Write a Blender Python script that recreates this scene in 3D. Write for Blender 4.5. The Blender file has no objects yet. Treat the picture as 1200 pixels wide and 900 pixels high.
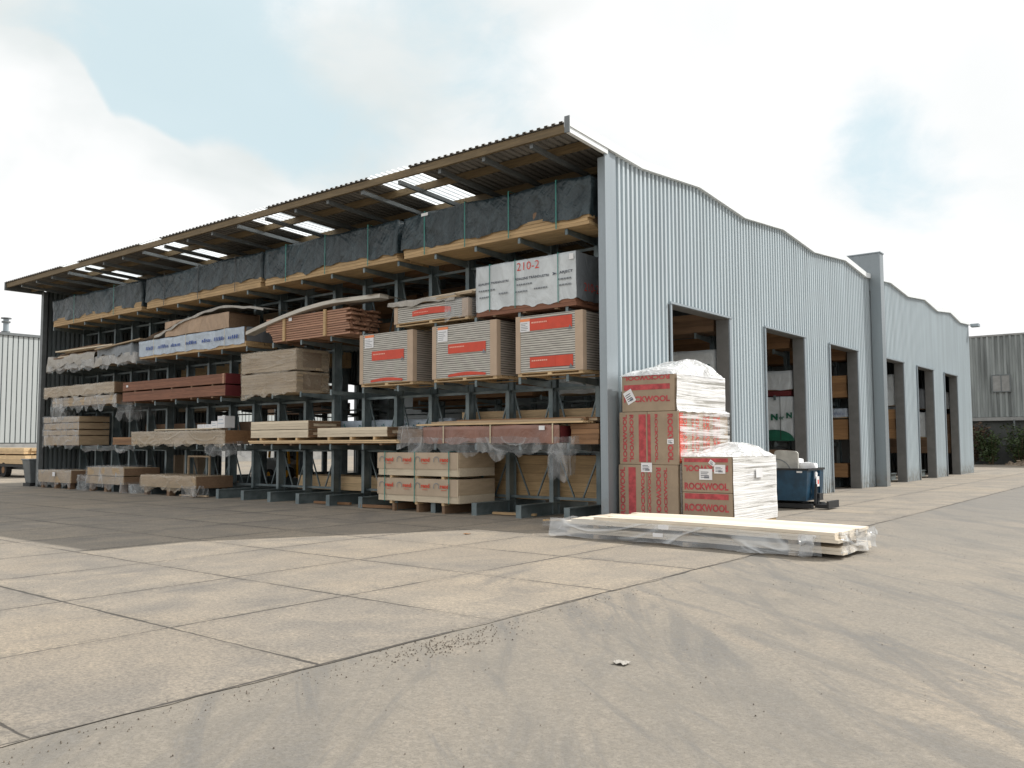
import bpy, bmesh, math, random
from mathutils import Vector, Matrix, noise
random.seed(7)
R = math.radians
scn = bpy.context.scene
COL = scn.collection
V = Vector

# ------------------------------------------------------------------ nodes / materials
class NT:
    def __init__(s, name):
        s.m = bpy.data.materials.new(name); s.m.use_nodes = True
        s.t = s.m.node_tree; s.n = s.t.nodes; s.l = s.t.links
        s.b = s.n['Principled BSDF']; s.out = s.n['Material Output']
    def new(s, typ, **k):
        n = s.n.new('ShaderNode' + typ)
        for a, v in k.items(): setattr(n, a, v)
        return n
    def link(s, a, b): s.l.new(a, b)
    def put(s, sock, v):
        if isinstance(v, bpy.types.NodeSocket): s.l.new(v, sock)
        else: sock.default_value = v
    def math(s, op, a, b=None, c=None, clamp=False):
        n = s.new('Math', operation=op); n.use_clamp = clamp
        s.put(n.inputs[0], a)
        if b is not None: s.put(n.inputs[1], b)
        if c is not None: s.put(n.inputs[2], c)
        return n.outputs[0]
    def obj(s, rnd=True):
        tc = s.new('TexCoord')
        if not rnd: return tc.outputs['Object']
        oi = s.new('ObjectInfo'); mu = s.math('MULTIPLY', oi.outputs['Random'], 37.0)
        a = s.new('VectorMath', operation='ADD'); s.link(tc.outputs['Object'], a.inputs[0]); s.link(mu, a.inputs[1])
        return a.outputs[0]
    def mapping(s, vec, scale=(1, 1, 1), rot=(0, 0, 0), loc=(0, 0, 0)):
        n = s.new('Mapping'); s.link(vec, n.inputs[0])
        n.inputs['Location'].default_value = loc; n.inputs['Rotation'].default_value = rot; n.inputs['Scale'].default_value = scale
        return n.outputs[0]
    def noise(s, vec, scale, detail=4, rough=.55, dist=0.0):
        n = s.new('TexNoise'); s.link(vec, n.inputs['Vector'])
        n.inputs['Scale'].default_value = scale; n.inputs['Detail'].default_value = detail
        n.inputs['Roughness'].default_value = rough; n.inputs['Distortion'].default_value = dist
        return n.outputs[0]
    def ramp(s, f, lo, hi, a=0.0, b=1.0, smooth=True):
        n = s.new('MapRange'); n.interpolation_type = 'SMOOTHSTEP' if smooth else 'LINEAR'
        s.put(n.inputs[0], f)
        n.inputs[1].default_value = lo; n.inputs[2].default_value = hi; n.inputs[3].default_value = a; n.inputs[4].default_value = b
        return n.outputs[0]
    def mix(s, f, a, b, typ='MIX'):
        n = s.new('Mix', data_type='RGBA', blend_type=typ)
        s.put(n.inputs[0], f)
        for i, v in ((6, a), (7, b)):
            if isinstance(v, bpy.types.NodeSocket): s.l.new(v, n.inputs[i])
            else: n.inputs[i].default_value = (*v, 1) if len(v) == 3 else v
        return n.outputs[2]
    def sep(s, vec):
        n = s.new('SeparateXYZ'); s.link(vec, n.inputs[0]); return n.outputs
    def bump(s, h, strength=.3, dist=.02, prev=None):
        n = s.new('Bump'); n.inputs['Strength'].default_value = strength; n.inputs['Distance'].default_value = dist
        s.link(h, n.inputs['Height'])
        if prev is not None: s.link(prev, n.inputs['Normal'])
        return n.outputs[0]
    def fin(s, col=None, rough=None, metal=None, normal=None):
        if col is not None:
            if isinstance(col, bpy.types.NodeSocket): s.l.new(col, s.b.inputs['Base Color'])
            else: s.b.inputs['Base Color'].default_value = (*col, 1)
        if rough is not None: s.put(s.b.inputs['Roughness'], rough)
        if metal is not None: s.put(s.b.inputs['Metallic'], metal)
        if normal is not None: s.l.new(normal, s.b.inputs['Normal'])
        return s.m

def sc(c, k): return tuple(min(1, x * k) for x in c)

def m_plain(name, col, rough=.6, metal=0.0, var=.25, scale=3.0, bump=.0, island=False, stretch=(1, 1, 1)):
    t = NT(name); v = t.mapping(t.obj(), stretch)
    f = t.noise(v, scale, 5, .6)
    c = t.mix(t.ramp(f, .3, .7), sc(col, 1 - var), sc(col, 1 + var))
    if island:
        g = t.new('NewGeometry'); r = g.outputs['Random Per Island']
        c = t.mix(1.0, c, t.mix(r, (.72, .70, .68), (1.18, 1.15, 1.1)), 'MULTIPLY')
    nrm = t.bump(t.noise(v, scale * 9, 3), bump, .01) if bump else None
    return t.fin(c, rough, metal, nrm)

def m_wood(name, col, var=.2, rough=.7):
    t = NT(name); o = t.obj()
    grain = t.noise(t.mapping(o, (1.2, 14, 22)), 1.6, 5, .6, .6)
    big = t.noise(o, 1.1, 3)
    c = t.mix(t.ramp(grain, .3, .72), sc(col, 1 - var), sc(col, 1 + var * .7))
    c = t.mix(t.ramp(big, .45, .75, 0, .35), c, sc(col, .62))
    r = t.new('NewGeometry').outputs['Random Per Island']
    c = t.mix(1.0, c, t.mix(r, (.74, .71, .68), (1.15, 1.13, 1.1)), 'MULTIPLY')
    return t.fin(c, rough, 0, t.bump(grain, .25, .006))

def m_layers(name, col, gap, period, rough=.8, duty=.16):
    """flat sheets lying on one another: thin dark gaps every `period` metres of height"""
    t = NT(name); o = t.obj(False)
    z = t.sep(o)[2]
    wob = t.math('MULTIPLY', t.math('SUBTRACT', t.noise(t.mapping(o, (.8, .8, 6)), 2.0, 3), .5), period * .5)
    fr = t.math('FRACT', t.math('DIVIDE', t.math('ADD', z, wob), period))
    line = t.ramp(t.math('ABSOLUTE', t.math('SUBTRACT', fr, .5)), duty * .55, duty, 1, 0)
    c = t.mix(t.ramp(t.noise(t.mapping(o, (1, 1, 7)), 3, 4), .3, .7), sc(col, .86), sc(col, 1.1))
    c = t.mix(line, c, gap)
    return t.fin(c, rough, 0, t.bump(line, .5, -.01))

def m_film(name, col, lo, hi, rough=.25, scale=3.0, stretch=(1, 1, 1), rot=(0, 0, 0), a0=.35, a1=.65, wr=.6, cra=.42):
    """plastic film: see-through where stretched, milky where folded"""
    t = NT(name); o = t.obj(); v = t.mapping(o, stretch, rot)
    f = t.noise(v, scale, 4, .55, .5)
    def crease(sc_, w):
        n = t.noise(t.mapping(v, (1, 1, 1), (.3, .5, .2), (3.1, 1.7, .4)), sc_, 2, .5, .9)
        return t.ramp(t.math('ABSOLUTE', t.math('SUBTRACT', n, .5)), 0, w, 1, 0), n
    c1, n1_ = crease(scale * .8, .045); c2, n2_ = crease(scale * 1.9, .045)
    cr = t.math('MAXIMUM', c1, t.math('MULTIPLY', c2, .3))
    lw = t.new('LayerWeight'); lw.inputs[0].default_value = .35
    a = t.math('ADD', t.ramp(f, a0, a1, lo, hi), t.math('MULTIPLY', cr, cra))
    a = t.math('ADD', a, t.math('MULTIPLY', lw.outputs['Facing'], .22), None, True)
    g = t.noise(t.mapping(o, (1, 1, .6), (.3, .4, .2)), scale * .8, 4, .55, 1.0)
    t.fin(col, rough, 0, t.bump(cr, wr * .8, .03, t.bump(g, wr, .08)))
    t.b.inputs['Specular IOR Level'].default_value = .8
    tr = t.new('BsdfTransparent'); tr.inputs[0].default_value = (.97, .98, 1, 1)
    mx = t.new('MixShader'); t.link(a, mx.inputs[0]); t.link(tr.outputs[0], mx.inputs[1]); t.link(t.b.outputs[0], mx.inputs[2])
    t.link(mx.outputs[0], t.out.inputs[0])
    return t.m

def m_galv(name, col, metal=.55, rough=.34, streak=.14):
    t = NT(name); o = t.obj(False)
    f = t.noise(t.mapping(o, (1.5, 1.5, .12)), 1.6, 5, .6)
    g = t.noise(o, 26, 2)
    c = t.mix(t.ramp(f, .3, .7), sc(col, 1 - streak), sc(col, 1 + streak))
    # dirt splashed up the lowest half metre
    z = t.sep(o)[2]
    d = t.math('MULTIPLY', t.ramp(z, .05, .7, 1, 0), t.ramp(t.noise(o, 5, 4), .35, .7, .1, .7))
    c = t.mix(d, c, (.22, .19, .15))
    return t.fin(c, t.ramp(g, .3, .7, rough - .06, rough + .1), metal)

M = {}
M['wall'] = m_galv('wall_cladding', (.47, .53, .56), .12, .5, .07)
M['wall'].node_tree.nodes['Principled BSDF'].inputs['Specular IOR Level'].default_value = .25
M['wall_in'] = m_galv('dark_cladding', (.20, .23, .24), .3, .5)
M['trim'] = m_galv('light_trim', (.30, .345, .375), .3, .4, .05)
M['flash'] = m_plain('white_flashing', (.80, .83, .84), .45, 0, .04)
M['jamb'] = m_plain('jamb_sheet', (.19, .19, .185), .5, .25, .1)
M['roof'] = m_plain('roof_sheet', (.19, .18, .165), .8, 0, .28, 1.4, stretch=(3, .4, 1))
M['purlin'] = m_wood('purlin_timber', (.17, .125, .066), .3)
M['rafter'] = m_plain('rafter_steel', (.17, .185, .19), .5, .4, .12)
M['fire'] = m_galv('fire_wall_sheet', (.27, .305, .325), .4, .42, .06)
M['pine'] = m_wood('pine', (.66, .49, .29))
M['pale'] = m_wood('pale_boards', (.70, .61, .47), .12)
M['palegrey'] = m_plain('greyish_board', (.52, .49, .43), .6, 0, .15, 2.5, .1, False, (.4, 2, 3))
M['tan'] = m_wood('tan_boards', (.44, .345, .235))
M['yellow'] = m_wood('yellow_pine', (.52, .365, .195))
M['deck'] = m_wood('reddish_decking', (.46, .26, .175))
M['redwood'] = m_wood('red_hardwood', (.235, .105, .062), .25)
M['darkred'] = m_plain('dark_red_end', (.13, .018, .02), .7, 0, .15)
M['endgrain'] = m_wood('end_boards', (.22, .14, .085))
M['palest'] = m_wood('bleached_boards', (.76, .69, .58), .09)
M['doorwood'] = m_wood('orange_brown_timber', (.36, .205, .095))
M['brown'] = m_wood('brown_timber', (.27, .15, .075))
M['mdf'] = m_plain('fibreboard', (.43, .33, .22), .85, 0, .10, 3, .08, False, (1, 1, 6))
M['ply'] = m_layers('ply_sheets', (.50, .37, .23), (.19, .13, .08), .035)
M['tarp'] = None
M['card'] = m_plain('cardboard', (.34, .262, .185), .85, 0, .1, 2.5, .1)
M['cardl'] = m_plain('pale_cardboard', (.47, .37, .27), .85, 0, .08, 3)
M['guard'] = m_plain('edge_cardboard', (.50, .38, .28), .85, 0, .06)
M['gyp'] = m_layers('plasterboard_edges', (.55, .53, .48), (.13, .12, .11), .048, .85, .2)
M['gypside'] = m_layers('plasterboard_sides', (.36, .32, .28), (.10, .09, .08), .052, .85, .2)
M['redprint'] = m_plain('red_print', (.43, .07, .075), .75, 0, .28, 9)
M['redlabel'] = m_plain('red_label', (.60, .06, .025), .45, 0, .08, 5)
M['orange'] = m_plain('orange_label', (.85, .26, .10), .5, 0, .05)
M['paleink'] = m_plain('pale_ink', (.85, .45, .35), .6, 0, .05)
M['paper'] = m_plain('paper', (.78, .78, .79), .6, 0, .05)
M['ink'] = m_plain('dark_ink', (.05, .06, .09), .6, 0, .1)
M['blueink'] = m_plain('blue_ink', (.05, .10, .32), .6, 0, .2)
M['greenink'] = m_plain('green_ink', (.008, .10, .06), .6, 0, .2)
M['redink'] = m_plain('red_marker', (.70, .05, .03), .6, 0, .2)
M['strapg'] = m_plain('green_strap', (.03, .22, .19), .4, 0, .1)
M['strapk'] = m_plain('black_strap', (.03, .035, .035), .4, 0, .1)
M['strapw'] = m_plain('pale_strap', (.60, .52, .36), .5, 0, .1)
M['blue'] = m_plain('blue_paint', (.010, .050, .095), .38, .1, .3, 4, .05)
M['black'] = m_plain('black_steel', (.025, .027, .03), .5, .3, .2)
M['rubber'] = m_plain('rubber', (.02, .02, .021), .85, 0, .2)
M['yel'] = m_plain('forklift_yellow', (.75, .36, .01), .4, 0, .08)
M['grey'] = m_plain('grey_paint', (.20, .22, .23), .5, 0, .1)
M['board'] = m_plain('grey_board', (.45, .44, .40), .8, 0, .12, 5, .1)
M['stone'] = m_plain('pebble_stone', (.17, .145, .12), .9, 0, .4, 9, 0, True)
M['dirt'] = m_plain('rubble', (.20, .16, .12), .95, 0, .35, 5, .5, True)
M['leaf'] = m_plain('weed_leaves', (.045, .075, .022), .6, 0, .35, 2, 0, True)
M['leafr'] = m_plain('rusty_leaves', (.085, .05, .028), .7, 0, .35, 2, 0, True)
M['stem'] = m_plain('weed_stems', (.12, .085, .05), .85)
M['fibre'] = m_galv('fibre_cement', (.255, .275, .27), 0, .85, .38)
M['hallw'] = m_galv('pale_hall_sheet', (.44, .47, .47), .1, .5, .04)
M['hallrib'] = m_plain('hall_gap', (.17, .20, .21), .6)
M['conc'] = m_plain('concrete_block', (.30, .30, .29), .9, 0, .15, 2, .2)
M['darkgap'] = m_plain('dark_concrete', (.09, .095, .09), .9, 0, .2, 1.2, .2)

def mk_rack():
    t = NT('rack_steel'); o = t.obj(False); p = t.sep(o)
    c = t.mix(t.ramp(t.noise(o, 2.2, 5), .3, .7), (.115, .15, .16), (.22, .265, .275))
    # punched slots up the flanges
    fr = t.math('FRACT', t.math('DIVIDE', p[2], .10))
    s1 = t.ramp(t.math('ABSOLUTE', t.math('SUBTRACT', fr, .5)), .10, .16, 1, 0)
    fx = t.math('ABSOLUTE', t.math('SUBTRACT', t.math('ABSOLUTE', t.math('SUBTRACT', t.math('FRACT', t.math('DIVIDE', t.math('ADD', p[0], .95 + .625), 1.25)), .5)), .024))
    s2 = t.ramp(fx, .008, .012, 1, 0)
    return t, t.fin(c, .45, .45)
M['rack'] = mk_rack()[1]
def mk_tarp():
    t = NT('black_tarpaulin'); o = t.obj()
    a = t.noise(t.mapping(o, (1.0, 1.0, .55)), 2.4, 6, .6, 1.6)
    w = t.noise(t.mapping(o, (3.2, 3.2, .6)), 1.5, 3, .5, .8)
    c = t.mix(t.ramp(a, .35, .7), (.017, .029, .035), (.050, .074, .086))
    d1 = t.noise(t.mapping(t.mapping(o, (1, 1, 1), (0, .75, 0)), (.7, 1, 3.2)), 1.7, 3, .5, .6)
    d2 = t.noise(t.mapping(t.mapping(o, (1, 1, 1), (0, -.6, 0)), (.8, 1, 3.6)), 1.5, 3, .5, .6)
    return t.fin(c, .36, 0, t.bump(a, .55, .10, t.bump(w, .35, .06, t.bump(d1, .55, .09, t.bump(d2, .45, .09)))))
M['tarp'] = mk_tarp()
def mk_wrapcover(name, col, rough=.4, s=2.0, amt=.8):
    t = NT(name); o = t.obj()
    a = t.noise(t.mapping(o, (1, 1, .7), (0, .5, .2)), s, 6, .6, 1.3)
    c = t.mix(t.ramp(a, .3, .72), sc(col, .82), sc(col, 1.1))
    return t.fin(c, rough, 0, t.bump(a, amt, .07))
M['whitewrap'] = mk_wrapcover('white_printed_wrap', (.60, .64, .66))
M['greywrap'] = mk_wrapcover('grey_wrap', (.20, .22, .24))
M['bluewrap'] = mk_wrapcover('bluish_wrap', (.46, .53, .61), .4, 2.6)
M['brownwrap'] = mk_wrapcover('brown_paper_wrap', (.44, .31, .21), .6, 2.4)
M['pinkwrap'] = mk_wrapcover('reddish_wrap', (.265, .135, .10), .3, 1.5, 1.0)
M['dullwrap'] = mk_wrapcover('dull_grey_wrap', (.40, .375, .335), .5, 2.6, .9)
M['film'] = m_film('clear_film', (.60, .61, .61), .03, .18, .10, 1.4, (1, 1, .6), (0, 0, 0), .28, .72, .9, .24)
M['filmtan'] = m_film('tan_film', (.55, .47, .36), .16, .40, .14, 1.5, (.5, .8, 1.3), (0, 0, 0), .3, .7, .55, .16)
M['filmwood'] = m_film('pack_film', (.74, .76, .77), .10, .34, .08, 1.0, (.5, 1.2, 1.8), (0, 0, 0), .3, .7, .8, .30)
def m_stretch(name, lo, hi, tilt, thin=.5):
    """stretch film wound round a stack: milky bands with thin gaps that follow the winding"""
    t = NT(name); o = t.obj(False)
    v = t.mapping(o, (.5, .42, 15), (tilt, 0, 0))
    f = t.noise(v, 1.0, 5, .68, .45); g = t.noise(t.mapping(o, (1, 1, 1.6)), 2.2, 3)
    f2 = t.math('ADD', t.math('MULTIPLY', f, .8), t.math('MULTIPLY', g, .2))
    a = t.ramp(f2, thin - .07, thin + .035, lo, hi)
    t.fin(t.mix(t.ramp(f, .3, .6), (.62, .61, .57), (.90, .90, .90)), .3, 0, t.bump(f, .85, .035))
    tr = t.new('BsdfTransparent'); mx = t.new('MixShader')
    t.link(a, mx.inputs[0]); t.link(tr.outputs[0], mx.inputs[1]); t.link(t.b.outputs[0], mx.inputs[2]); t.link(mx.outputs[0], t.out.inputs[0]); return t.m
M['filmwhite'] = m_stretch('white_stretch_film', .55, .97, .22, .44)
M['filmmid'] = m_stretch('thin_stretch_film', .08, .70, -.08, .54)
M['filmtop'] = m_film('bunched_film', (.80, .81, .81), .36, .86, .16, 2.6, (1, 1, 1), (0, 0, 0), .3, .7, .7)

def mk_sky_panel():
    t = NT('skylight_panel'); o = t.obj(False)
    c = t.mix(t.ramp(t.noise(o, 2, 4), .3, .7), (.82, .86, .88), (.93, .95, .96))
    t.fin(c, .4)
    t.b.inputs['Transmission Weight'].default_value = 0
    tl = t.new('BsdfTranslucent'); t.link(c, tl.inputs[0])
    tr = t.new('BsdfTransparent'); t.link(c, tr.inputs[0])
    m1 = t.new('MixShader'); m1.inputs[0].default_value = .12; t.link(tl.outputs[0], m1.inputs[1]); t.link(tr.outputs[0], m1.inputs[2])
    m2 = t.new('MixShader'); m2.inputs[0].default_value = .12; t.link(m1.outputs[0], m2.inputs[1]); t.link(t.b.outputs[0], m2.inputs[2])
    t.link(m2.outputs[0], t.out.inputs[0]); return t.m
M['skyl'] = mk_sky_panel()

def dust(t, o):
    big = t.noise(o, .16, 5, .6, .6)
    mid = t.noise(o, 1.3, 6, .65, .4)
    fine = t.noise(o, 14, 5, .7)
    grit = t.noise(o, 70, 3, .7)
    return big, mid, fine, grit
def mk_concrete():
    t = NT('concrete_slabs'); o = t.obj(False); p = t.sep(o)
    big, mid, fine, grit = dust(t, o)
    wob = t.math('MULTIPLY', t.math('SUBTRACT', t.noise(o, 2.3, 5, .65), .5), .05)
    def lines(c, off, per, wmin):
        u = t.math('DIVIDE', t.math('ADD', t.math('SUBTRACT', c, off), wob), per)
        d = t.math('MULTIPLY', t.math('ABSOLUTE', t.math('SUBTRACT', t.math('FRACT', t.math('ADD', u, .5)), .5)), per)
        w = t.ramp(t.noise(o, .55, 4, .6), .34, .62, -.004, wmin)
        q = t.math('SUBTRACT', d, w)
        return t.ramp(q, 0, .012, 1, 0), t.math('FLOOR', u), t.ramp(d, 0, .22, 1, 0)
    jx, cx, sx = lines(p[0], 4.15, 2.05, .014)
    jy, cy, sy = lines(p[1], -10.42, 1.98, .014)
    j = t.math('MAXIMUM', jx, jy)
    near = t.math('MAXIMUM', sx, sy)
    cv = t.new('CombineXYZ'); t.link(cx, cv.inputs[0]); t.link(cy, cv.inputs[1])
    wn = t.new('TexWhiteNoise'); t.link(cv.outputs[0], wn.inputs[0])
    c = t.mix(t.ramp(mid, .34, .68), (.222, .204, .178), (.335, .292, .234))
    c = t.mix(t.ramp(big, .42, .62, 0, .6), c, (.355, .297, .222))
    c = t.mix(1.0, c, t.mix(wn.outputs[0], (.88, .89, .90), (1.08, 1.07, 1.04)), 'MULTIPLY')
    c = t.mix(t.ramp(fine, .35, .66, 0, .5), c, (.19, .17, .145))
    st = t.noise(t.mapping(o, (1, .45, 1), (0, 0, .5)), .75, 7, .66, 1.2)
    c = t.mix(t.ramp(st, .53, .70, 0, .6), c, (.145, .138, .128))
    st2 = t.noise(t.mapping(o, (.35, 1.6, 1), (0, 0, -.35)), 1.7, 6, .7, .8)
    c = t.mix(t.ramp(st2, .60, .74, 0, .5), c, (.15, .14, .125))
    c = t.mix(t.ramp(grit, .50, .72, 0, .55), c, (.12, .108, .09))
    sp = t.noise(o, 210, 2, .6)
    c = t.mix(t.ramp(sp, .56, .70, 0, .45), c, (.10, .09, .075))
    c = t.mix(t.math('MULTIPLY', near, t.ramp(fine, .40, .62, 0, .5)), c, (.13, .118, .10))
    c = t.mix(t.math('MULTIPLY', j, .88), c, (.04, .036, .032))
    gr2 = t.noise(o, 33, 3, .75)
    c = t.mix(1.0, c, t.mix(t.ramp(gr2, .32, .68), (.73, .73, .735), (1.17, 1.14, 1.11)), 'MULTIPLY')
    h = t.math('SUBTRACT', t.math('ADD', t.math('MULTIPLY', fine, .35), t.math('MULTIPLY', grit, .25)), j)
    return t.fin(c, .9, 0, t.bump(h, .45, .012))
def mk_road(name, k=1.0):
    t = NT(name); o = t.obj(False); p = t.sep(o)
    big, mid, fine, grit = dust(t, o)
    gr2 = t.noise(o, 30, 3, .75)
    brk = t.math('ADD', t.math('MULTIPLY', t.math('SUBTRACT', fine, .5), .16), t.math('MULTIPLY', t.math('SUBTRACT', gr2, .5), .20))
    def streak(rot, thin, sc_, d):
        n = t.noise(t.mapping(t.mapping(o, (1, 1, 1), (0, 0, R(rot))), (.16, thin, 1)), sc_, 6, .7, d)
        return t.math('ADD', n, brk)
    pat = t.ramp(t.noise(o, .33, 4, .6), .38, .62)
    c = t.mix(t.ramp(big, .40, .62), (.250, .221, .180), (.330, .276, .210))
    c = t.mix(t.math('MULTIPLY', t.ramp(streak(52, 1.25, 1.7, .6), .48, .62, 0, .78), t.math('ADD', t.math('MULTIPLY', pat, .55), .45)), c, (.140, .136, .128))
    c = t.mix(t.ramp(streak(34, 1.5, 2.1, .5), .52, .63, 0, .6), c, (.145, .141, .133))
    c = t.mix(t.math('MULTIPLY', t.ramp(streak(44, 1.1, 2.6, .5), .54, .66, 0, .55), pat), c, (.33, .272, .205))
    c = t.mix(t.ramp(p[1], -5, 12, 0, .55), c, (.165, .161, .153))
    c = t.mix(1.0, c, t.mix(t.ramp(gr2, .32, .68), (.76, .775, .80), (1.06, 1.07, 1.09)), 'MULTIPLY')
    c = t.mix(t.ramp(mid, .45, .72, 0, .5), c, (.155, .145, .128))
    c = t.mix(t.ramp(fine, .35, .68, 0, .5), c, (.18, .16, .13))
    c = t.mix(t.ramp(grit, .50, .72, 0, .55), c, (.10, .09, .072))
    sp = t.noise(o, 210, 2, .6)
    c = t.mix(t.ramp(sp, .56, .70, 0, .5), c, (.09, .08, .066))
    h = t.math('ADD', t.math('MULTIPLY', fine, .5), t.math('MULTIPLY', grit, .35))
    h = t.math('ADD', h, t.math('MULTIPLY', mid, .8))
    c = t.mix(1.0, c, (k, k, k), 'MULTIPLY')
    return t.fin(c, .92, 0, t.bump(h, .45, .015))
M['slab'] = mk_concrete(); M['road'] = mk_road('dusty_asphalt'); M['earth'] = mk_road('yard_ground', .95)

# ------------------------------------------------------------------ mesh helpers
def tag(o, label=None, cat=None, group=None, kind=None):
    if label: o['label'] = label
    if cat: o['category'] = cat
    if group: o['group'] = group
    if kind: o['kind'] = kind
    return o
def thing(name, label, cat, loc, group=None, rot=0):
    o = bpy.data.objects.new(name, None); o.empty_display_size = .3; COL.objects.link(o)
    o.location = loc; o.rotation_euler.z = rot
    return tag(o, label, cat, group)
def base_of(o):
    b = V((0, 0, 0))
    while o is not None: b += V(o.location); o = o.parent
    return b
class MB:
    def __init__(s): s.v = []; s.f = []
    def quad(s, a, b, c, d):
        n = len(s.v); s.v += [a, b, c, d]; s.f.append((n, n + 1, n + 2, n + 3)); return s
    def poly(s, pts):
        n = len(s.v); s.v += pts; s.f.append(tuple(range(n, n + len(pts)))); return s
    def hexa(s, p):       # 8 points: bottom ring 0-3, top ring 4-7
        n = len(s.v); s.v += [tuple(q) for q in p]
        for f in ((3, 2, 1, 0), (4, 5, 6, 7), (0, 1, 5, 4), (1, 2, 6, 5), (2, 3, 7, 6), (3, 0, 4, 7)):
            s.f.append(tuple(n + i for i in f))
        return s
    def box(s, x0, x1, y0, y1, z0, z1):
        return s.hexa([(x0, y0, z0), (x1, y0, z0), (x1, y1, z0), (x0, y1, z0), (x0, y0, z1), (x1, y0, z1), (x1, y1, z1), (x0, y1, z1)])
    def bar(s, a, b, w, h=None, up=(0, 0, 1)):
        a = V(a); b = V(b); d = (b - a).normalized(); h = h or w
        sx = d.cross(V(up))
        if sx.length < 1e-4: sx = d.cross(V((1, 0, 0)))
        sx.normalize(); uz = sx.cross(d).normalized(); sx *= w / 2; uz *= h / 2
        return s.hexa([a - sx - uz, a + sx - uz, b + sx - uz, b - sx - uz, a - sx + uz, a + sx + uz, b + sx + uz, b - sx + uz])
    def tube(s, pts, r, n=8, cap=True):
        pts = [V(p) for p in pts]; rs = r if isinstance(r, (list, tuple)) else [r] * len(pts)
        i0 = len(s.v)
        for i, p in enumerate(pts):
            d = (pts[min(i + 1, len(pts) - 1)] - pts[max(i - 1, 0)]).normalized()
            a = d.cross(V((0, 0, 1)))
            if a.length < 1e-3: a = d.cross(V((1, 0, 0)))
            a.normalize(); b = d.cross(a)
            for k in range(n):
                t = 2 * math.pi * k / n; s.v.append(tuple(p + a * math.cos(t) * rs[i] + b * math.sin(t) * rs[i]))
        for i in range(len(pts) - 1):
            for k in range(n):
                s.f.append((i0 + i * n + k, i0 + i * n + (k + 1) % n, i0 + (i + 1) * n + (k + 1) % n, i0 + (i + 1) * n + k))
        if cap:
            s.f.append(tuple(i0 + k for k in range(n))[::-1]); e = i0 + (len(pts) - 1) * n; s.f.append(tuple(e + k for k in range(n)))
        return s
    def grid(s, fn, nu, nv):
        n = len(s.v)
        for i in range(nu + 1):
            for j in range(nv + 1): s.v.append(tuple(fn(i / nu, j / nv)))
        for i in range(nu):
            for j in range(nv):
                a = n + i * (nv + 1) + j; s.f.append((a, a + nv + 1, a + nv + 2, a + 1))
        return s
    def build(s, name, mat, parent=None, smooth=False, merge=False, bevel=0, solid=0, kind=None):
        me = bpy.data.meshes.new(name); b = base_of(parent) if parent is not None else V((0, 0, 0))
        me.from_pydata([(p[0] - b.x, p[1] - b.y, p[2] - b.z) for p in s.v], [], s.f)
        if merge or smooth:
            bm = bmesh.new(); bm.from_mesh(me); bmesh.ops.remove_doubles(bm, verts=bm.verts, dist=1e-4); bm.to_mesh(me); bm.free()
        bm = bmesh.new(); bm.from_mesh(me); bmesh.ops.recalc_face_normals(bm, faces=bm.faces); bm.to_mesh(me); bm.free()
        if smooth: me.polygons.foreach_set('use_smooth', [True] * len(me.polygons))
        me.materials.append(mat)
        o = bpy.data.objects.new(name, me); COL.objects.link(o)
        if parent is not None: o.parent = parent
        if bevel:
            m = o.modifiers.new('b', 'BEVEL'); m.width = bevel; m.segments = 2; m.limit_method = 'ANGLE'
        if solid:
            m = o.modifiers.new('s', 'SOLIDIFY'); m.thickness = solid
        if kind: o['kind'] = kind
        return o
def dup(root, loc, **props):
    r = root.copy(); COL.objects.link(r); r.location = loc
    for k, v in props.items(): r[k] = v
    for ch in list(root.children):
        c = ch.copy(); COL.objects.link(c); c.parent = r
        for g in ch.children:
            d = g.copy(); COL.objects.link(d); d.parent = c
    return r
def wob(p, amp, f, seed=0.0):
    q = V((p[0] * f + seed, p[1] * f + seed * 1.7, p[2] * f - seed))
    a = noise.noise_vector(q) * amp
    r = 1 - abs(noise.noise(q * 1.9 + V((5, 3, 1)))) * 2          # ridged folds
    return a + noise.noise_vector(q * 3.1) * amp * .16 + V((1, 1, .4)) * (r * amp * .3)
def shell(mb, x0, x1, y0, y1, z0, z1, faces='FBLRT', amp=.02, f=2.0, seed=0.0, res=.09, rag=.0, slump=0.0):
    """wrinkled cover over a box; rag lets the hem hang unevenly"""
    n = lambda a: max(2, int(abs(a) / res))
    nx, ny, nz = min(70, n(x1 - x0)), min(40, n(y1 - y0)), min(24, n(z1 - z0))
    def P(x, y, z):
        p = V((x, y, z)); k = 1.0
        t = (z1 - z) / max(1e-3, z1 - z0)
        q = p + wob(p, amp, f, seed)
        if rag: q.z += -max(0, t) ** 3 * rag * (.5 + noise.noise(V((x * 2.3 + seed, y * 2.3, seed))) * 1.3 + .5 * noise.noise(V((x * 7, y * 7, seed))))
        if slump: q.z -= slump * (1 - 4 * (.5 - abs((x - x0) / (x1 - x0) - .5)) ** 2) * (z > z1 - 1e-4) * abs(noise.noise(V((x, y, seed))))
        return q
    L = lambda a, b, t: a + (b - a) * t
    if 'F' in faces: mb.grid(lambda u, v: P(L(x0, x1, u), y0, L(z0, z1, v)), nx, nz)
    if 'B' in faces: mb.grid(lambda u, v: P(L(x0, x1, u), y1, L(z0, z1, v)), nx, nz)
    if 'L' in faces: mb.grid(lambda u, v: P(x0, L(y0, y1, u), L(z0, z1, v)), ny, nz)
    if 'R' in faces: mb.grid(lambda u, v: P(x1, L(y0, y1, u), L(z0, z1, v)), ny, nz)
    if 'T' in faces: mb.grid(lambda u, v: P(L(x0, x1, u), L(y0, y1, v), z1), nx, ny)
    return mb
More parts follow.
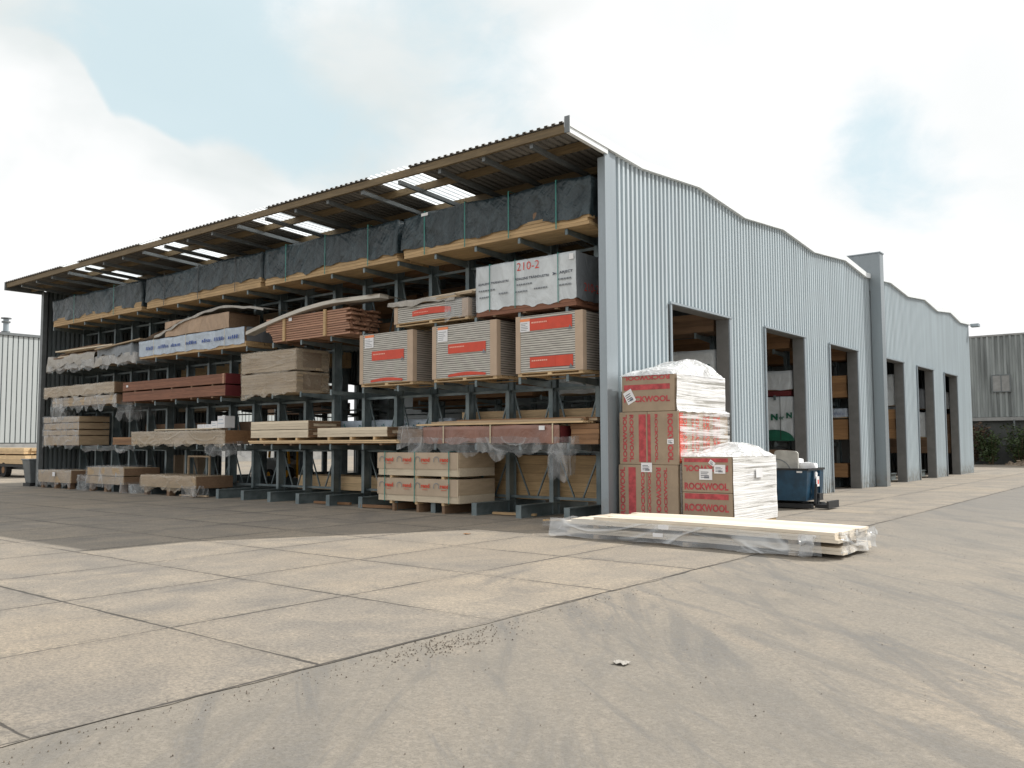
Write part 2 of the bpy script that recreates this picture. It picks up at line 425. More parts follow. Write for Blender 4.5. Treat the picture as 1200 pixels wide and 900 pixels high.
def text(name, s, mat, parent, org, u, v, w, h, off=.02, disp=None, bold=.02):
    """lettering as thin mesh: org = lower-left corner, u/v = reading / up directions, fitted into w x h"""
    cu = bpy.data.curves.new('t', 'FONT'); cu.body = s; cu.size = 1; cu.offset = bold; cu.resolution_u = 3
    ob = bpy.data.objects.new('t', cu); COL.objects.link(ob)
    me0 = bpy.data.meshes.new_from_object(ob)
    bpy.data.objects.remove(ob); bpy.data.curves.remove(cu)
    xs = [p.co.x for p in me0.vertices]; ys = [p.co.y for p in me0.vertices]
    ax, bx, ay, by = min(xs), max(xs), min(ys), max(ys)
    u = V(u); v = V(v); n = u.cross(v).normalized(); org = V(org)
    b = base_of(parent); vs = []
    for p in me0.vertices:
        q = org + u * ((p.co.x - ax) / (bx - ax) * w) + v * ((p.co.y - ay) / (by - ay) * h)
        if disp: q = q + wob(q, *disp)
        vs.append(q + n * off - b)
    me = bpy.data.meshes.new(name); me.from_pydata(vs, [], [tuple(f.vertices) for f in me0.polygons]); me.materials.append(mat)
    bpy.data.meshes.remove(me0)
    o = bpy.data.objects.new(name, me); COL.objects.link(o); o.parent = parent
    return o
FX_, FZ_ = (1, 0, 0), (0, 0, 1)
def boards(mb, x0, x1, y0, y1, z0, z1, nl, nr, jx=.02, jy=.006, gap=.006, sticks=0):
    dz = (z1 - z0) / nl; dy = (y1 - y0) / nr
    for i in range(nl):
        for j in range(nr):
            if 0 < i < nl - 1 and 0 < j < nr - 1: continue
            a = random.uniform(-jx, jx); b = random.uniform(-jx, jx); c = random.uniform(-jy, jy)
            mb.box(x0 + a, x1 + b, y0 + j * dy + c + gap / 2, y0 + (j + 1) * dy + c - gap / 2, z0 + i * dz + gap / 2, z0 + (i + 1) * dz - gap / 2 - sticks)
    return mb
def dark_core(x0, x1, y0, y1, z0, z1, parent, name='inner_boards', mat='endgrain'):
    return MB().box(x0 + .04, x1 - .04, y0 + .03, y1 - .03, z0 + .01, z1 - .012).build(name, M[mat], parent)
def bearers(parent, x0, x1, y0, y1, z0, z1, n=3, mat='pine', name='bearer'):
    for i in range(n):
        x = x0 + (x1 - x0) * (i + .5) / n if n > 1 else (x0 + x1) / 2
        MB().box(x - .04, x + .04, y0, y1, z0, z1).build(name, M[mat], parent)
def straps(parent, xs, y0, y1, z0, z1, mat='strapk', w=.016, e=.012):
    for x in xs:
        m = MB(); m.box(x - w, x + w, y0 - e, y0 - e + .004, z0 - .01, z1 + e); m.box(x - w, x + w, y0 - e + .004, y1 + e, z1 + e - .004, z1 + e)
        m.build('strap', M[mat], parent)
def pallet(parent, x0, x1, y0, y1, z0, z1, mat='pine'):
    m = MB(); h = z1 - z0; t = min(.022, h * .25)
    for i in range(5):
        y = y0 + (y1 - y0) * i / 5; m.box(x0, x1, y, y + (y1 - y0) / 6, z1 - t, z1)
    for i in range(3):
        x = x0 + (x1 - x0 - .1) * i / 2; m.box(x, x + .1, y0 + .005, y1 - .005, z0 + t, z1 - t - .001)
    m.box(x0, x1, y0, y0 + .1, z0, z0 + t - .001); m.box(x0, x1, y1 - .1, y1, z0, z0 + t - .001)
    return m.build('pallet', M[mat], parent)

# ------------------------------------------------------------------ camera
cam = bpy.data.cameras.new('camera'); co = bpy.data.objects.new('camera', cam); COL.objects.link(co)
yaw, pit, rol = R(38.742), R(3.881), R(-.2377)
Fv = V((-math.sin(yaw) * math.cos(pit), math.cos(yaw) * math.cos(pit), math.sin(pit)))
r0 = V((math.cos(yaw), math.sin(yaw), 0)); u0 = r0.cross(Fv)
rv = r0 * math.cos(rol) + u0 * math.sin(rol); uv = -r0 * math.sin(rol) + u0 * math.cos(rol)
co.matrix_world = Matrix(((rv.x, uv.x, -Fv.x, 9.24), (rv.y, uv.y, -Fv.y, -14.52), (rv.z, uv.z, -Fv.z, 1.6), (0, 0, 0, 1)))
cam.sensor_width = 36; cam.lens = 36 * 1012.63 / 1200; cam.clip_end = 3000; cam.clip_start = .05
scn.camera = co

# ------------------------------------------------------------------ light and sky
SUND = V((.385, .66, .735)).normalized()
el = math.asin(SUND.z); az = math.atan2(SUND.x, SUND.y)
sl = bpy.data.lights.new('sun', 'SUN'); sl.energy = 5.0; sl.angle = R(.6); sl.color = (1, .965, .91)
so = bpy.data.objects.new('sun', sl); COL.objects.link(so); so.rotation_euler = SUND.to_track_quat('Z', 'Y').to_euler(); so.location = SUND * 60
w = bpy.data.worlds.new('World'); scn.world = w; w.use_nodes = True
nt = w.node_tree; nd = nt.nodes; lk = nt.links
bg = nd['Background']; bg.inputs[1].default_value = .1
sky = nd.new('ShaderNodeTexSky'); sky.sky_type = 'NISHITA'; sky.sun_disc = False
sky.sun_elevation = el; sky.sun_rotation = az; sky.air_density = 1.0; sky.dust_density = 1.2
tc = nd.new('ShaderNodeTexCoord')
def wm(op, a, b=None, clamp=False):
    n = nd.new('ShaderNodeMath'); n.operation = op; n.use_clamp = clamp
    for i, v in enumerate((a, b)):
        if v is None: continue
        if isinstance(v, bpy.types.NodeSocket): lk.new(v, n.inputs[i])
        else: n.inputs[i].default_value = v
    return n.outputs[0]
def wr(f, lo, hi, a, b):
    n = nd.new('ShaderNodeMapRange'); n.interpolation_type = 'SMOOTHSTEP'; lk.new(f, n.inputs[0])
    for i, v in enumerate((lo, hi, a, b)): n.inputs[i + 1].default_value = v
    return n.outputs[0]
nv = nd.new('ShaderNodeVectorMath'); nv.operation = 'NORMALIZE'; lk.new(tc.outputs['Generated'], nv.inputs[0])
D = nv.outputs[0]
def wnoise(scale, detail, rough, dist, loc=(0, 0, 0), sz=(1, 1, 1)):
    mp = nd.new('ShaderNodeMapping'); lk.new(D, mp.inputs[0]); mp.inputs['Location'].default_value = loc; mp.inputs['Scale'].default_value = sz
    n = nd.new('ShaderNodeTexNoise'); lk.new(mp.outputs[0], n.inputs['Vector'])
    n.inputs['Scale'].default_value = scale; n.inputs['Detail'].default_value = detail; n.inputs['Roughness'].default_value = rough; n.inputs['Distortion'].default_value = dist
    return n.outputs[0]
def gap(d, r_in, r_out, amt):
    """an opening in the cloud cover around a compass direction"""
    dn = nd.new('ShaderNodeVectorMath'); dn.operation = 'DISTANCE'; lk.new(D, dn.inputs[0]); dn.inputs[1].default_value = V(d).normalized()
    return wr(dn.outputs['Value'], r_in, r_out, amt, 0)
def cdir(px, py): return rv * ((px - 600) / 1012.6) - uv * ((py - 450) / 1012.6) + Fv
n1 = wnoise(2.4, 7, .5, .35, (2.3, 1.1, .4), (1, 1, 1.7))
n2 = wnoise(8.5, 8, .62, .4, (.3, 4.1, .9), (1, 1, 1.5))
holes = None
for (px, py, a, b, k) in ((1000, 140, .0, .13, .31), (1060, 225, .0, .13, .30), (400, 70, .05, .40, .40), (150, 90, .02, .22, .34), (330, 180, .0, .16, .16), (560, 40, .0, .22, .16), (620, 190, .0, .06, .12)):
    g = gap(cdir(px, py), a, b, k); holes = g if holes is None else wm('ADD', holes, g)
puff = None
for (px, py, a, b, k) in ((15, 150, .075, .095, .50), (45, 90, .02, .05, .45), (150, 215, .05, .075, .45), (250, 235, .04, .09, .35), (40, 300, .1, .2, .25), (420, 190, .08, .22, .22)):
    g = gap(cdir(px, py), a, b, k); puff = g if puff is None else wm('ADD', puff, g)
cov = wm('ADD', wm('SUBTRACT', wm('ADD', n1, .30), holes), puff)
cov = wm('ADD', cov, wm('MULTIPLY', wm('SUBTRACT', n2, .5), .48))
mask = wr(cov, .30, .60, .12, 1.0)
shade = wr(n1, .3, .6, 9.7, 10.6)
shade = wm('SUBTRACT', shade, wm('MULTIPLY', wr(wnoise(2.6, 5, .5, .3, (7, 2, 3), (1, 1, 1.6)), .44, .66, 0, 1.9), gap(cdir(180, 120), .30, .75, 1.0)))
cc = nd.new('ShaderNodeCombineColor'); lk.new(wm('SUBTRACT', wm('MULTIPLY', shade, 1.22), 2.35), cc.inputs[0]); lk.new(shade, cc.inputs[1]); lk.new(wm('MULTIPLY', shade, 1.0), cc.inputs[2])
hz = nd.new('ShaderNodeMix'); hz.data_type = 'RGBA'; hz.inputs[0].default_value = .80; lk.new(sky.outputs[0], hz.inputs[6]); hz.inputs[7].default_value = (7.7, 9.4, 9.8, 1)
mx = nd.new('ShaderNodeMix'); mx.data_type = 'RGBA'; lk.new(mask, mx.inputs[0]); lk.new(hz.outputs[2], mx.inputs[6]); lk.new(cc.outputs[0], mx.inputs[7])
lk.new(mx.outputs[2], bg.inputs[0])
vs = scn.view_settings; scn.display_settings.display_device = 'sRGB'; vs.view_transform = 'Standard'; vs.look = 'None'; vs.exposure = 0; vs.gamma = 1
scn.cycles.max_bounces = 8; scn.cycles.transparent_max_bounces = 16; scn.cycles.sample_clamp_indirect = 6

# ------------------------------------------------------------------ ground
def sheet(name, x0, x1, y0, y1, z, mat, n=1):
    return MB().quad((x0, y0, z), (x1, y0, z), (x1, y1, z), (x0, y1, z)).build(name, mat, kind='structure')
sheet('ground', -700, 700, -700, 900, -.010, M['earth'])
def edge(t, a=0):                     # broken edge of the slabs against the dusty road
    y = -30 + 100 * t; return 4.17 + .05 * noise.noise(V((y * 1.7, 3, 0))) + .03 * noise.noise(V((y * 6, 9, 0)))
MB().grid(lambda u, v: (-75 + (edge(u) + 75) * v, -30 + 100 * u, 0), 500, 1).build('concrete_pavement', M['slab'], kind='structure')
sheet('asphalt_road', 4.0, 60, -40, 75, -.005, M['road'])
# loose grit
st = MB()
def pebble(x, y, r):
    ph = random.random() * 6; n = 5; i0 = len(st.v); h = r * random.uniform(.5, .9)
    for k in range(n):
        a = ph + k * 2 * math.pi / n; q = r * random.uniform(.7, 1.2); st.v.append((x + q * math.cos(a), y + q * math.sin(a), -.003))
    for k in range(n):
        a = ph + k * 2 * math.pi / n; q = r * .55; st.v.append((x + q * math.cos(a), y + q * math.sin(a), h))
    for k in range(n): st.f.append((i0 + k, i0 + (k + 1) % n, i0 + n + (k + 1) % n, i0 + n + k))
    st.f.append(tuple(i0 + n + k for k in range(n)))
for i in range(240):
    y = random.uniform(-13, -6.2); pebble(4.25 + abs(random.gauss(0, .16)), y, random.uniform(.002, .006))
for i in range(1500): pebble(random.uniform(-6, 9.5), random.uniform(-13, 2), random.uniform(.002, .006))
for i in range(260): pebble(random.gauss(4.45, .13), random.gauss(-9.4, .38), random.uniform(.003, .008))
tag(st.build('loose_grit', M['stone']), 'loose dark grit scattered along the slab joint and over the dusty yard', 'grit', kind='stuff')

# ------------------------------------------------------------------ the shed
RP = [(-1.31, 7.60), (1.42, 7.45), (4.1, 7.66), (6.7, 7.44), (9.35, 7.64), (11.85, 7.41), (14.8, 7.64), (17.1, 7.41), (20.1, 7.64), (22.6, 7.43), (25.25, 7.64), (27.5, 7.41), (30, 7.63), (32.1, 7.38), (34.7, 7.52)]
def rz(y):
    for (a, b), (c, d) in zip(RP, RP[1:]):
        if y <= c: return b + (d - b) * (y - a) / (c - a)
    return RP[-1][1]
XL, YB = -25.75, 34.3
DOORS = [(2.68, 5.66), (7.97, 10.84), (13.13, 15.87), (19.12, 21.63), (23.75, 26.37), (28.5, 31.0)]
DH = 4.68
shed = thing('timber_shed', 'long grey corrugated metal storage shed with wavy roofline, open front and tall side doorways', 'shed', (0, 0, 0))
def prof(t, per=.178, d=.105):
    p = (t / per) % 1.0
    if p < .42: return d
    if p < .46: return d * (1 - (p - .42) / .04)
    if p < .96: return 0.0
    return d * (p - .96) / .04
STEPS = (0, .42, .46, .96)
def corr_wall(x, sgn, y0, y1, topf, holes, name, mat):
    ys = []
    k0 = int(y0 / .178) - 1
    for k in range(k0, int(y1 / .178) + 2):
        for p in STEPS: ys.append((k + p) * .178)
    ys += [a for d in holes for a in d]
    ys = sorted({round(a, 4) for a in ys if y0 - 1e-6 <= a <= y1 + 1e-6} | {y0, y1})
    m = MB()
    for a, b in zip(ys, ys[1:]):
        mid = (a + b) / 2; zb = 0
        for (h0, h1) in holes:
            if h0 <= mid <= h1: zb = DH
        xa, xb = x + sgn * prof(a), x + sgn * prof(b)
        m.quad((xa, a, zb), (xb, b, zb), (xb, b, topf(b)), (xa, a, topf(a)))
    return m.build(name, mat, shed, merge=True)
corr_wall(-.105, 1, .40, YB, lambda y: rz(y) + .01, DOORS, 'side_wall', M['wall'])
# inner lining, so the wall has its real thickness
cuts = [.0] + [a for d in DOORS for a in d] + [YB]
for i in range(0, len(cuts), 2):
    MB().box(-.30, -.11, cuts[i] + (.02 if i else .3), cuts[i + 1] - .02, 0, DH - .02).build('pier', M['jamb'], shed)
m = MB()
for (a, b), (c, d) in zip(RP, RP[1:]):
    a2 = max(a, .3); c2 = min(c, YB)
    if c2 > a2: m.hexa([(-.30, a2, DH + .02), (-.11, a2, DH + .02), (-.11, c2, DH + .02), (-.30, c2, DH + .02), (-.30, a2, rz(a2) - .1), (-.11, a2, rz(a2) - .1), (-.11, c2, rz(c2) - .1), (-.30, c2, rz(c2) - .1)])
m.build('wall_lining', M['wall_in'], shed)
for (a, b) in DOORS:
    f = MB()
    f.box(-.315, .012, a - .02, a + .012, 0, DH); f.box(-.315, .012, b - .012, b + .02, 0, DH); f.box(-.315, .012, a + .012, b - .012, DH - .012, DH + .015)
    df = f.build('door_frame', M['jamb'], shed)
    t_ = MB(); t_.box(.013, .045, a - .07, a + .0, 0, DH + .0); t_.box(.013, .045, b - .0, b + .13, 0, DH); t_.box(.013, .062, a - .09, b + .14, DH + .001, DH + .05)
    t_.build('door_trim', M['trim'], df)
# front corner post and its flat corner sheet
p = MB(); p.box(-.15, -.002, -.02, .16, 0, 7.36); p.build('corner_post', M['trim'], shed, bevel=.006)
p = MB(); p.box(.0, .03, -.024, .15, 0, rz(.1) - .02); p.box(.0, .014, .15, .41, 0, rz(.3) - .01); p.build('corner_flashing', M['trim'], shed)
p = MB(); p.box(XL - .02, XL + .18, -.03, .14, 0, 7.5); p.build('corner_post', M['rafter'], shed, bevel=.006)
# capping along the top of the wall and fascia at the overhang
cap = MB(); fas = MB()
for (a, b), (c, d) in zip(RP, RP[1:]):
    cap.hexa([(-.06, a, b), (.075, a, b), (.075, c, d), (-.06, c, d), (-.06, a, b + .17), (.075, a, b + .17), (.075, c, d + .17), (-.06, c, d + .17)])
cap.build('roof_capping', M['flash'], shed)
y0 = -1.31; z0 = rz(y0); z1 = rz(.06)
fas.hexa([(-.03, y0, z0 - .11), (.055, y0, z0 - .11), (.055, .06, z1 - .11), (-.03, .06, z1 - .11), (-.03, y0, z0 - .006), (.055, y0, z0 - .006), (.055, .06, z1 - .006), (-.03, .06, z1 - .006)])
fas.build('fascia', M['flash'], shed)
MB().box(-.035, .08, -1.335, -1.312, z0 - .12, z0 + .20).build('eave_end_plate', M['rafter'], shed)
# far end return
MB().box(.08, .45, YB + .0, YB + .42, 7.40, 7.55).build('gutter_end', M['trim'], shed)
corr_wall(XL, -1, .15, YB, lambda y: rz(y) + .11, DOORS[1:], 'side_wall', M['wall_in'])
m = MB()
for k in range(int(25.6 / .18)):
    for (pa, pb) in ((0, .30), (.30, .5), (.5, .80), (.80, 1)):
        a = XL + (k + pa) * .18; b = XL + (k + pb) * .18
        m.quad((a, YB + prof(a - XL), 0), (b, YB + prof(b - XL + 1e-6), 0), (b, YB + prof(b - XL + 1e-6), 7.45), (a, YB + prof(a - XL), 7.45))
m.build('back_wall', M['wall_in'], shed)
MB().box(XL - .2, -.31, 17.55, 17.92, 0, 8.33).build('fire_wall', M['fire'], shed)
fw = MB().box(.04, .40, 17.55, 17.97, 0, 8.33).box(-.309, .039, 17.555, 17.915, 7.0, 8.328).build('fire_wall', M['fire'], shed)
MB().box(-12, .43, 17.52, 18.0, 8.332, 8.37).build('coping', M['trim'], fw)
# roof sheets with translucent strips
XR0, XR1 = XL - .22, -.065
SK = [(-5.62, -4.30), (-10.80, -9.54), (-15.98, -14.78), (-21.20, -20.05)]
def roof_sheet(x0, x1, ylo, yhi, name, mat):
    ys = [y for y, _ in RP if ylo < y < yhi]; ys = [ylo] + ys + [yhi]
    xs = sorted({round(x, 4) for k in range(int(x0 / .18) - 2, int(x1 / .18) + 2) for p in STEPS for x in [(k + p) * .178] if x0 < x < x1} | {x0, x1})
    m = MB()
    for a, b in zip(xs, xs[1:]):
        for c, d in zip(ys, ys[1:]):
            za = .10 + prof(a + .178 * 500) * .34; zb = .10 + prof(b + .178 * 500) * .34
            m.quad((a, c, rz(c) + za), (b, c, rz(c) + zb), (b, d, rz(d) + zb), (a, d, rz(d) + za))
    return m.build(name, mat, shed, merge=True)
cur = XR1
for (a, b) in SK:
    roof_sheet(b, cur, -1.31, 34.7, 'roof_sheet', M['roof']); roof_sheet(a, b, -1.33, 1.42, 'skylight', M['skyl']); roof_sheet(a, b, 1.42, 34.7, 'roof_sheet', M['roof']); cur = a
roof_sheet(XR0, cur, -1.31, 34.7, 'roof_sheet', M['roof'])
for y in (-1.23, -.36, .98, 1.42, 2.7, 4.1, 5.4, 6.7, 8, 9.35, 10.6, 11.85, 13.3, 14.8, 16, 19, 20.1, 21.4, 22.6, 24, 25.25, 26.4, 27.5, 29, 30, 31.2, 33):
    h = .085
    MB().box(XR0 + .02, -.32 if y > 0 else -.04, y - .035, y + .035, rz(y) - .075, rz(y) + h).build('purlin', M['purlin'], shed)
UX = [-.95 - 1.25 * k for k in range(20)]
for x in UX:
    m = MB()
    for (a, b), (c, d) in zip([(-1.18, rz(-1.18))] + RP[1:], RP[1:]):
        m.hexa([(x - .04, a, b - .17), (x + .04, a, b - .17), (x + .04, c, d - .17), (x - .04, c, d - .17), (x - .04, a, b - .079), (x + .04, a, b - .079), (x + .04, c, d - .079), (x - .04, c, d - .079)])
    m.build('rafter', M['rafter'], shed)
MB().box(XL - .18, XL - .10, -1.31, .1, 7.42, 7.72).build('fascia', M['rafter'], shed)

# ------------------------------------------------------------------ cantilever racks
LV = [1.55, 2.96, 4.37, 6.02]
def up_mb(x, yc):
    m = MB(); m.box(x - .055, x + .055, yc - .13, yc - .117, 0, 7.26); m.box(x - .055, x + .055, yc + .117, yc + .13, 0, 7.26)
    m.box(x - .012, x + .012, yc - .117, yc + .117, 0, 7.26); return m
def base_mb(x, yf, yr):
    m = MB(); m.box(x - .07, x + .07, yf, yr, .25, .275); m.box(x - .018, x + .018, yf, yr, .021, .249); m.box(x - .07, x + .07, yf, yr, .0, .02)
    m.box(x - .072, x + .072, yf - .012, yf - .001, 0, .277); return m
def arm_mb(x, yc, tip, z):
    s = 1 if tip > yc else -1; ya = yc + s * .131
    m = MB(); m.hexa([(x - .03, ya, z - .15), (x + .03, ya, z - .15), (x + .03, tip, z - .075), (x - .03, tip, z - .075), (x - .03, ya, z), (x + .03, ya, z), (x + .03, tip, z), (x - .03, tip, z)] if s > 0 else
                     [(x - .03, tip, z - .075), (x + .03, tip, z - .075), (x + .03, ya, z - .15), (x - .03, ya, z - .15), (x - .03, tip, z), (x + .03, tip, z), (x + .03, ya, z), (x - .03, ya, z)])
    m.box(x - .05, x + .05, ya - .005, ya + .005, z - .2, z + .05)
    m.box(x - .035, x + .035, tip - s * .012 - .006, tip - s * .012 + .006, z - .11, z + .035); return m
def rack(label, xs, yc, tips, front=True, group=None, simple=False):
    t = thing('cantilever_rack', label, 'storage rack', (xs[0], yc, 0), group)
    for x in xs:
        u = up_mb(x, yc).build('upright', M['rack'], t)
        base_mb(x, tips[0] - .05, tips[1] + .05).build('base', M['rack'], u)
        for z in LV:
            for tip in tips: arm_mb(x, yc, tip, z).build('arm', M['rack'], u)
    for a, b in zip(xs, xs[1:]):
        for z in (.36, 1.40, 2.80, 4.2, 5.85): MB().box(b + .013, a - .013, yc - .02, yc + .02, z - .03, z + .03).build('crossbar', M['rack'], t)
        mid = (a + b) / 2
        for z in ((1.43, 2.77), (.39, 1.37), (4.23, 5.82)):
            MB().bar((a - .06, yc + .04, z[1]), (mid + .12, yc + .04, z[0]), .035, .03).build('diagonal', M['rack'], t); MB().bar((b + .06, yc + .045, z[1]), (mid - .12, yc + .045, z[0]), .035, .03).build('diagonal', M['rack'], t)
    return t
rack('steel cantilever rack section nearest the corner post, carrying the plasterboard pallets and white wrapped pack', UX[:7], 1.25, (0.0, 2.5))
rack('middle steel cantilever rack section of the open front, with bare feet under the raw boards', UX[7:14], 1.25, (0.0, 2.5))
rack('far left steel cantilever rack section of the open front, loaded with film covered packs', UX[14:], 1.25, (0.0, 2.5))
IR = 'rows of racking deeper inside the shed'
inner = [(6.82, (5.75, 7.9), 'second doorway'), (11.98, (10.92, 13.05), 'third doorway'), (16.7, (15.95, 17.45), 'grey fire wall'), (22.7, (21.7, 23.65), 'fifth doorway'), (27.4, (26.45, 28.4), 'sixth doorway')]
names = ['steel rack row just inside the first doorway nearest the corner', 'steel rack row just inside the second doorway, behind the blue skip', 'steel rack row just inside the third doorway, in front of the fire wall', 'steel rack row just inside the first doorway past the fire wall', 'steel rack row just inside the second doorway past the fire wall']
for (yc, tips, _), nm in zip(inner, names):
    xs = UX[0::2] if yc < 14 else UX[0:6:2]
    t = thing('cantilever_rack', nm, 'storage rack', (xs[0], yc, 0), IR)
    for x in xs:
        m = up_mb(x, yc); u = m.build('upright', M['rack'], t); base_mb(x, tips[0], tips[1]).build('base', M['rack'], u)
        for z in LV: arm_mb(x, yc, tips[0], z).build('arm', M['rack'], u)
    
    for z in (2.8, 5.85): MB().box(xs[-1], xs[0], yc - .02, yc + .02, z, z + .055).build('crossbar', M['rack'], t)

# ------------------------------------------------------------------ loads on the front rack
YF, YR_ = -.05, 1.06
def load(name, label, cat, x0, x1, z0, group=None, y=YF):
    return thing(name, label, cat, ((x0 + x1) / 2, y, z0), group)
# top row: long packs under black tarpaulin
GT = 'tarpaulin covered timber packs along the top level'
for i, (x0, x1, lab, nst, sd) in enumerate([(-5.72, -.36, 'long timber pack under black tarpaulin on the top level, nearest the corner post', 4, 1.3),
        (-11.27, -5.93, 'long timber pack under black tarpaulin on the top level, directly above the reddish decking bundle', 3, 5.1),
        (-17.77, -11.49, 'long timber pack under black tarpaulin on the top level, above the brown paper wrapped pack', 3, 9.7),
        (-24.59, -18.11, 'long timber pack under black tarpaulin on the top level, leftmost of the row', 2, 14.2)]):
    t = load('tarped_timber_pack', lab, 'timber pack', x0, x1, 6.025, GT)
    hem = 6.25 if i != 2 else 6.3
    boards(MB(), x0, x1, YF, YR_, 6.03, 6.32, 4, 5, .03).build('timber', M['yellow'], t)
    MB().box(x0 + .03, x1 - .03, YF + .03, YR_ - .03, 6.10, 6.98).build('inner_boards', M['endgrain'], t)
    sh = MB(); shell(sh, x0 - .02, x1 + .03, YF - .035, YR_ + .02, hem, 7.03, 'FBLRT', .06, 1.25, sd, .07, .07)
    tp = sh.build('tarpaulin', M['tarp'], t, smooth=True)
    xs_ = [x0 + (x1 - x0) * (k + .6) / (nst + .2) for k in range(nst)]
    straps(t, xs_, YF - .055, YR_, 6.04, 7.06, 'strapg' if i in (0, 1, 3) else 'strapk', .014)
    if i == 0: MB().box(x0 + .68, x0 + .90, YF - .085, YF - .081, 6.95, 7.02).build('paper_label', M['paper'], t)

# white printed pack
x0, x1, z0, z1 = -3.40, -.68, 4.40, 5.52
WD = (.014, 1.6, 3.3)
t = load('wrapped_timber_pack', 'large white printed timber pack with red handwritten 210-2, high up beside the corner post', 'timber pack', x0, x1, z0)
boards(MB(), x0 + .02, x1 - .02, YF + .01, YR_, z0, 4.56, 2, 5).build('timber', M['redwood'], t)
MB().box(x0 + .05, x1 - .05, YF + .06, YR_ - .05, 4.5, z1 - .05).build('inner_boards', M['endgrain'], t)
sh = MB(); shell(sh, x0, x1, YF, YR_, 4.55, z1, 'FLT', WD[0], WD[1], WD[2], .07, .10); wr_ = sh.build('wrap', M['whitewrap'], t, smooth=True)
sh = MB(); shell(sh, x0, x1 + .001, YF + .001, YR_, 4.55, z1, 'RB', WD[0], WD[1], WD[2], .07, .05); sh.build('end_wrap', M['greywrap'], t, smooth=True)
def wt(s, mat, x, z, wd, h, b=.015): return text('lettering', s, M[mat], wr_, (x, YF, z), FX_, FZ_, wd, h, .012, WD, b)
wt('210-2', 'redink', -2.22, 5.29, .60, .17, -.01)
wt('ÅDALENS TRÄINDUSTRI', 'ink', -3.32, 5.085, .86, .062); wt('ÅDALENS TRÄINDUSTRI', 'ink', -2.28, 5.085, .92, .068)
wt('ARJECT', 'ink', -1.10, 5.075, .34, .07)
wr_b = wr_
MB().poly([(-1.27, YF - .016, 5.08), (-1.16, YF - .016, 5.115), (-1.27, YF - .016, 5.15), (-1.24, YF - .016, 5.115)]).build('arrow_mark', M['ink'], wr_b)
for (x, z, wd) in ((-3.30, 4.95, .42), (-2.22, 4.97, .40), (-1.12, 4.965, .30), (-3.28, 4.80, .26), (-2.72, 4.84, .26), (-2.26, 4.82, .30), (-1.75, 4.84, .34), (-1.10, 4.84, .28)):
    m = MB(); a = x
    while a < x + wd:
        l = random.uniform(.03, .07); m.box(a, a + l, YF - .018, YF - .016, z, z + .032); a += l + .016
    m.build('small_print', M['greywrap'], wr_b)
straps(t, (-2.98, -2.26, -1.12), YF - .012, YR_, 4.5, z1 + .01, 'strapg', .010)
MB().box(-.83, -.72, YF - .03, YF - .026, 5.36, 5.48).build('paper_tag', M['paper'], t)
text('lettering', '210-2', M['redink'], t, (x1 + .012, .20, 4.72), (0, 1, 0), FZ_, .55, .18, .014, WD, -.01)
bearers(t, x0 + .1, x1 - .1, YF + .02, YR_, 4.372, 4.40, 3, 'endgrain')

# plasterboard pallets
GP = 'plasterboard pallets on the third level'
def gyp(x0, x1, z0, z1, lab, labels, cat='plasterboard pallet', grp=GP):
    t = load('plasterboard_pallet', lab, cat, x0, x1, z0, grp)
    pallet(t, x0 + .03, x1 - .03, YF + .02, YR_, z0, z0 + .085)
    zb = z0 + .087
    MB().box(x0, x1 - .03, YF, YR_, zb, z1).build('boards', M['gyp'], t)
    MB().box(x1 - .029, x1 - .012, YF + .01, YR_, zb, z1 - .004).build('board_ends', M['gypside'], t)
    g = MB(); g.box(x1 - .19, x1 + .0, YF - .008, YF - .001, zb - .02, z1 + .004); g.box(x1 - .011, x1 - .003, YF - .001, YF + .13, zb - .02, z1 + .004); g.build('edge_guard', M['guard'], t)
    g = MB(); g.box(x0 - .006, x0 + .12, YF - .008, YF - .001, zb - .02, z1 + .002); g.box(x0 - .008, x0 - .001, YF - .001, YF + .12, zb - .02, z1 + .002); g.build('edge_guard', M['guard'], t)
    for (a, b, c, d, kind) in labels:
        X0 = x0 + (x1 - x0) * a; X1 = x0 + (x1 - x0) * b; Z0 = zb + (z1 - zb) * c; Z1 = zb + (z1 - zb) * d
        if kind == 'paper':
            q = MB().box(X0, X1, YF - .012, YF - .009, Z0, Z1).build('paper_label', M['paper'], t)
            MB().box(X0 - .0, X1 + .01, YF - .012, YF - .009, Z1 + .002, Z1 + .06).build('header_strip', M['orange'], q)
            m = MB()
            for k in range(5):
                zz = Z0 + (Z1 - Z0) * (.14 + .16 * k); m.box(X0 + .02, X0 + (X1 - X0) * random.uniform(.55, .9), YF - .0135, YF - .0125, zz, zz + .012)
            m.build('small_print', M['greywrap'], q)
        else:
            m = MB(); bow = .05 if kind == 'bow' else .0; n = 10
            for k in range(n):
                f0, f1 = k / n, (k + 1) / n
                zt0, zt1 = Z1 + bow * math.sin(math.pi * f0), Z1 + bow * math.sin(math.pi * f1)
                e = .016 + .02 * bow * 10 * 0
                m.quad((X0 + (X1 - X0) * f0, YF - e, Z0 + (zt0 - Z1) * .4), (X0 + (X1 - X0) * f1, YF - e, Z0 + (zt1 - Z1) * .4), (X0 + (X1 - X0) * f1, YF - e, zt1), (X0 + (X1 - X0) * f0, YF - e, zt0))
            q = m.build('red_label', M['redlabel'], t, solid=.003)
            if Z1 - Z0 > .12:
                m = MB(); a = X0 + .05
                while a < X0 + (X1 - X0) * .42:
                    l = random.uniform(.03, .05); m.box(a, a + l, YF - .0215, YF - .0205, Z0 + (Z1 - Z0) * .60, Z0 + (Z1 - Z0) * .72); a += l + .012
                m.build('small_print', M['paleink'], q)
                MB().poly([(X1 - .10, YF - .0205, Z0 - .05), (X1, YF - .0205, Z0 - .05), (X1 - .05, YF - .0205, Z0 + .05)]).build('triangle_mark', M['greywrap'], q)
    return t
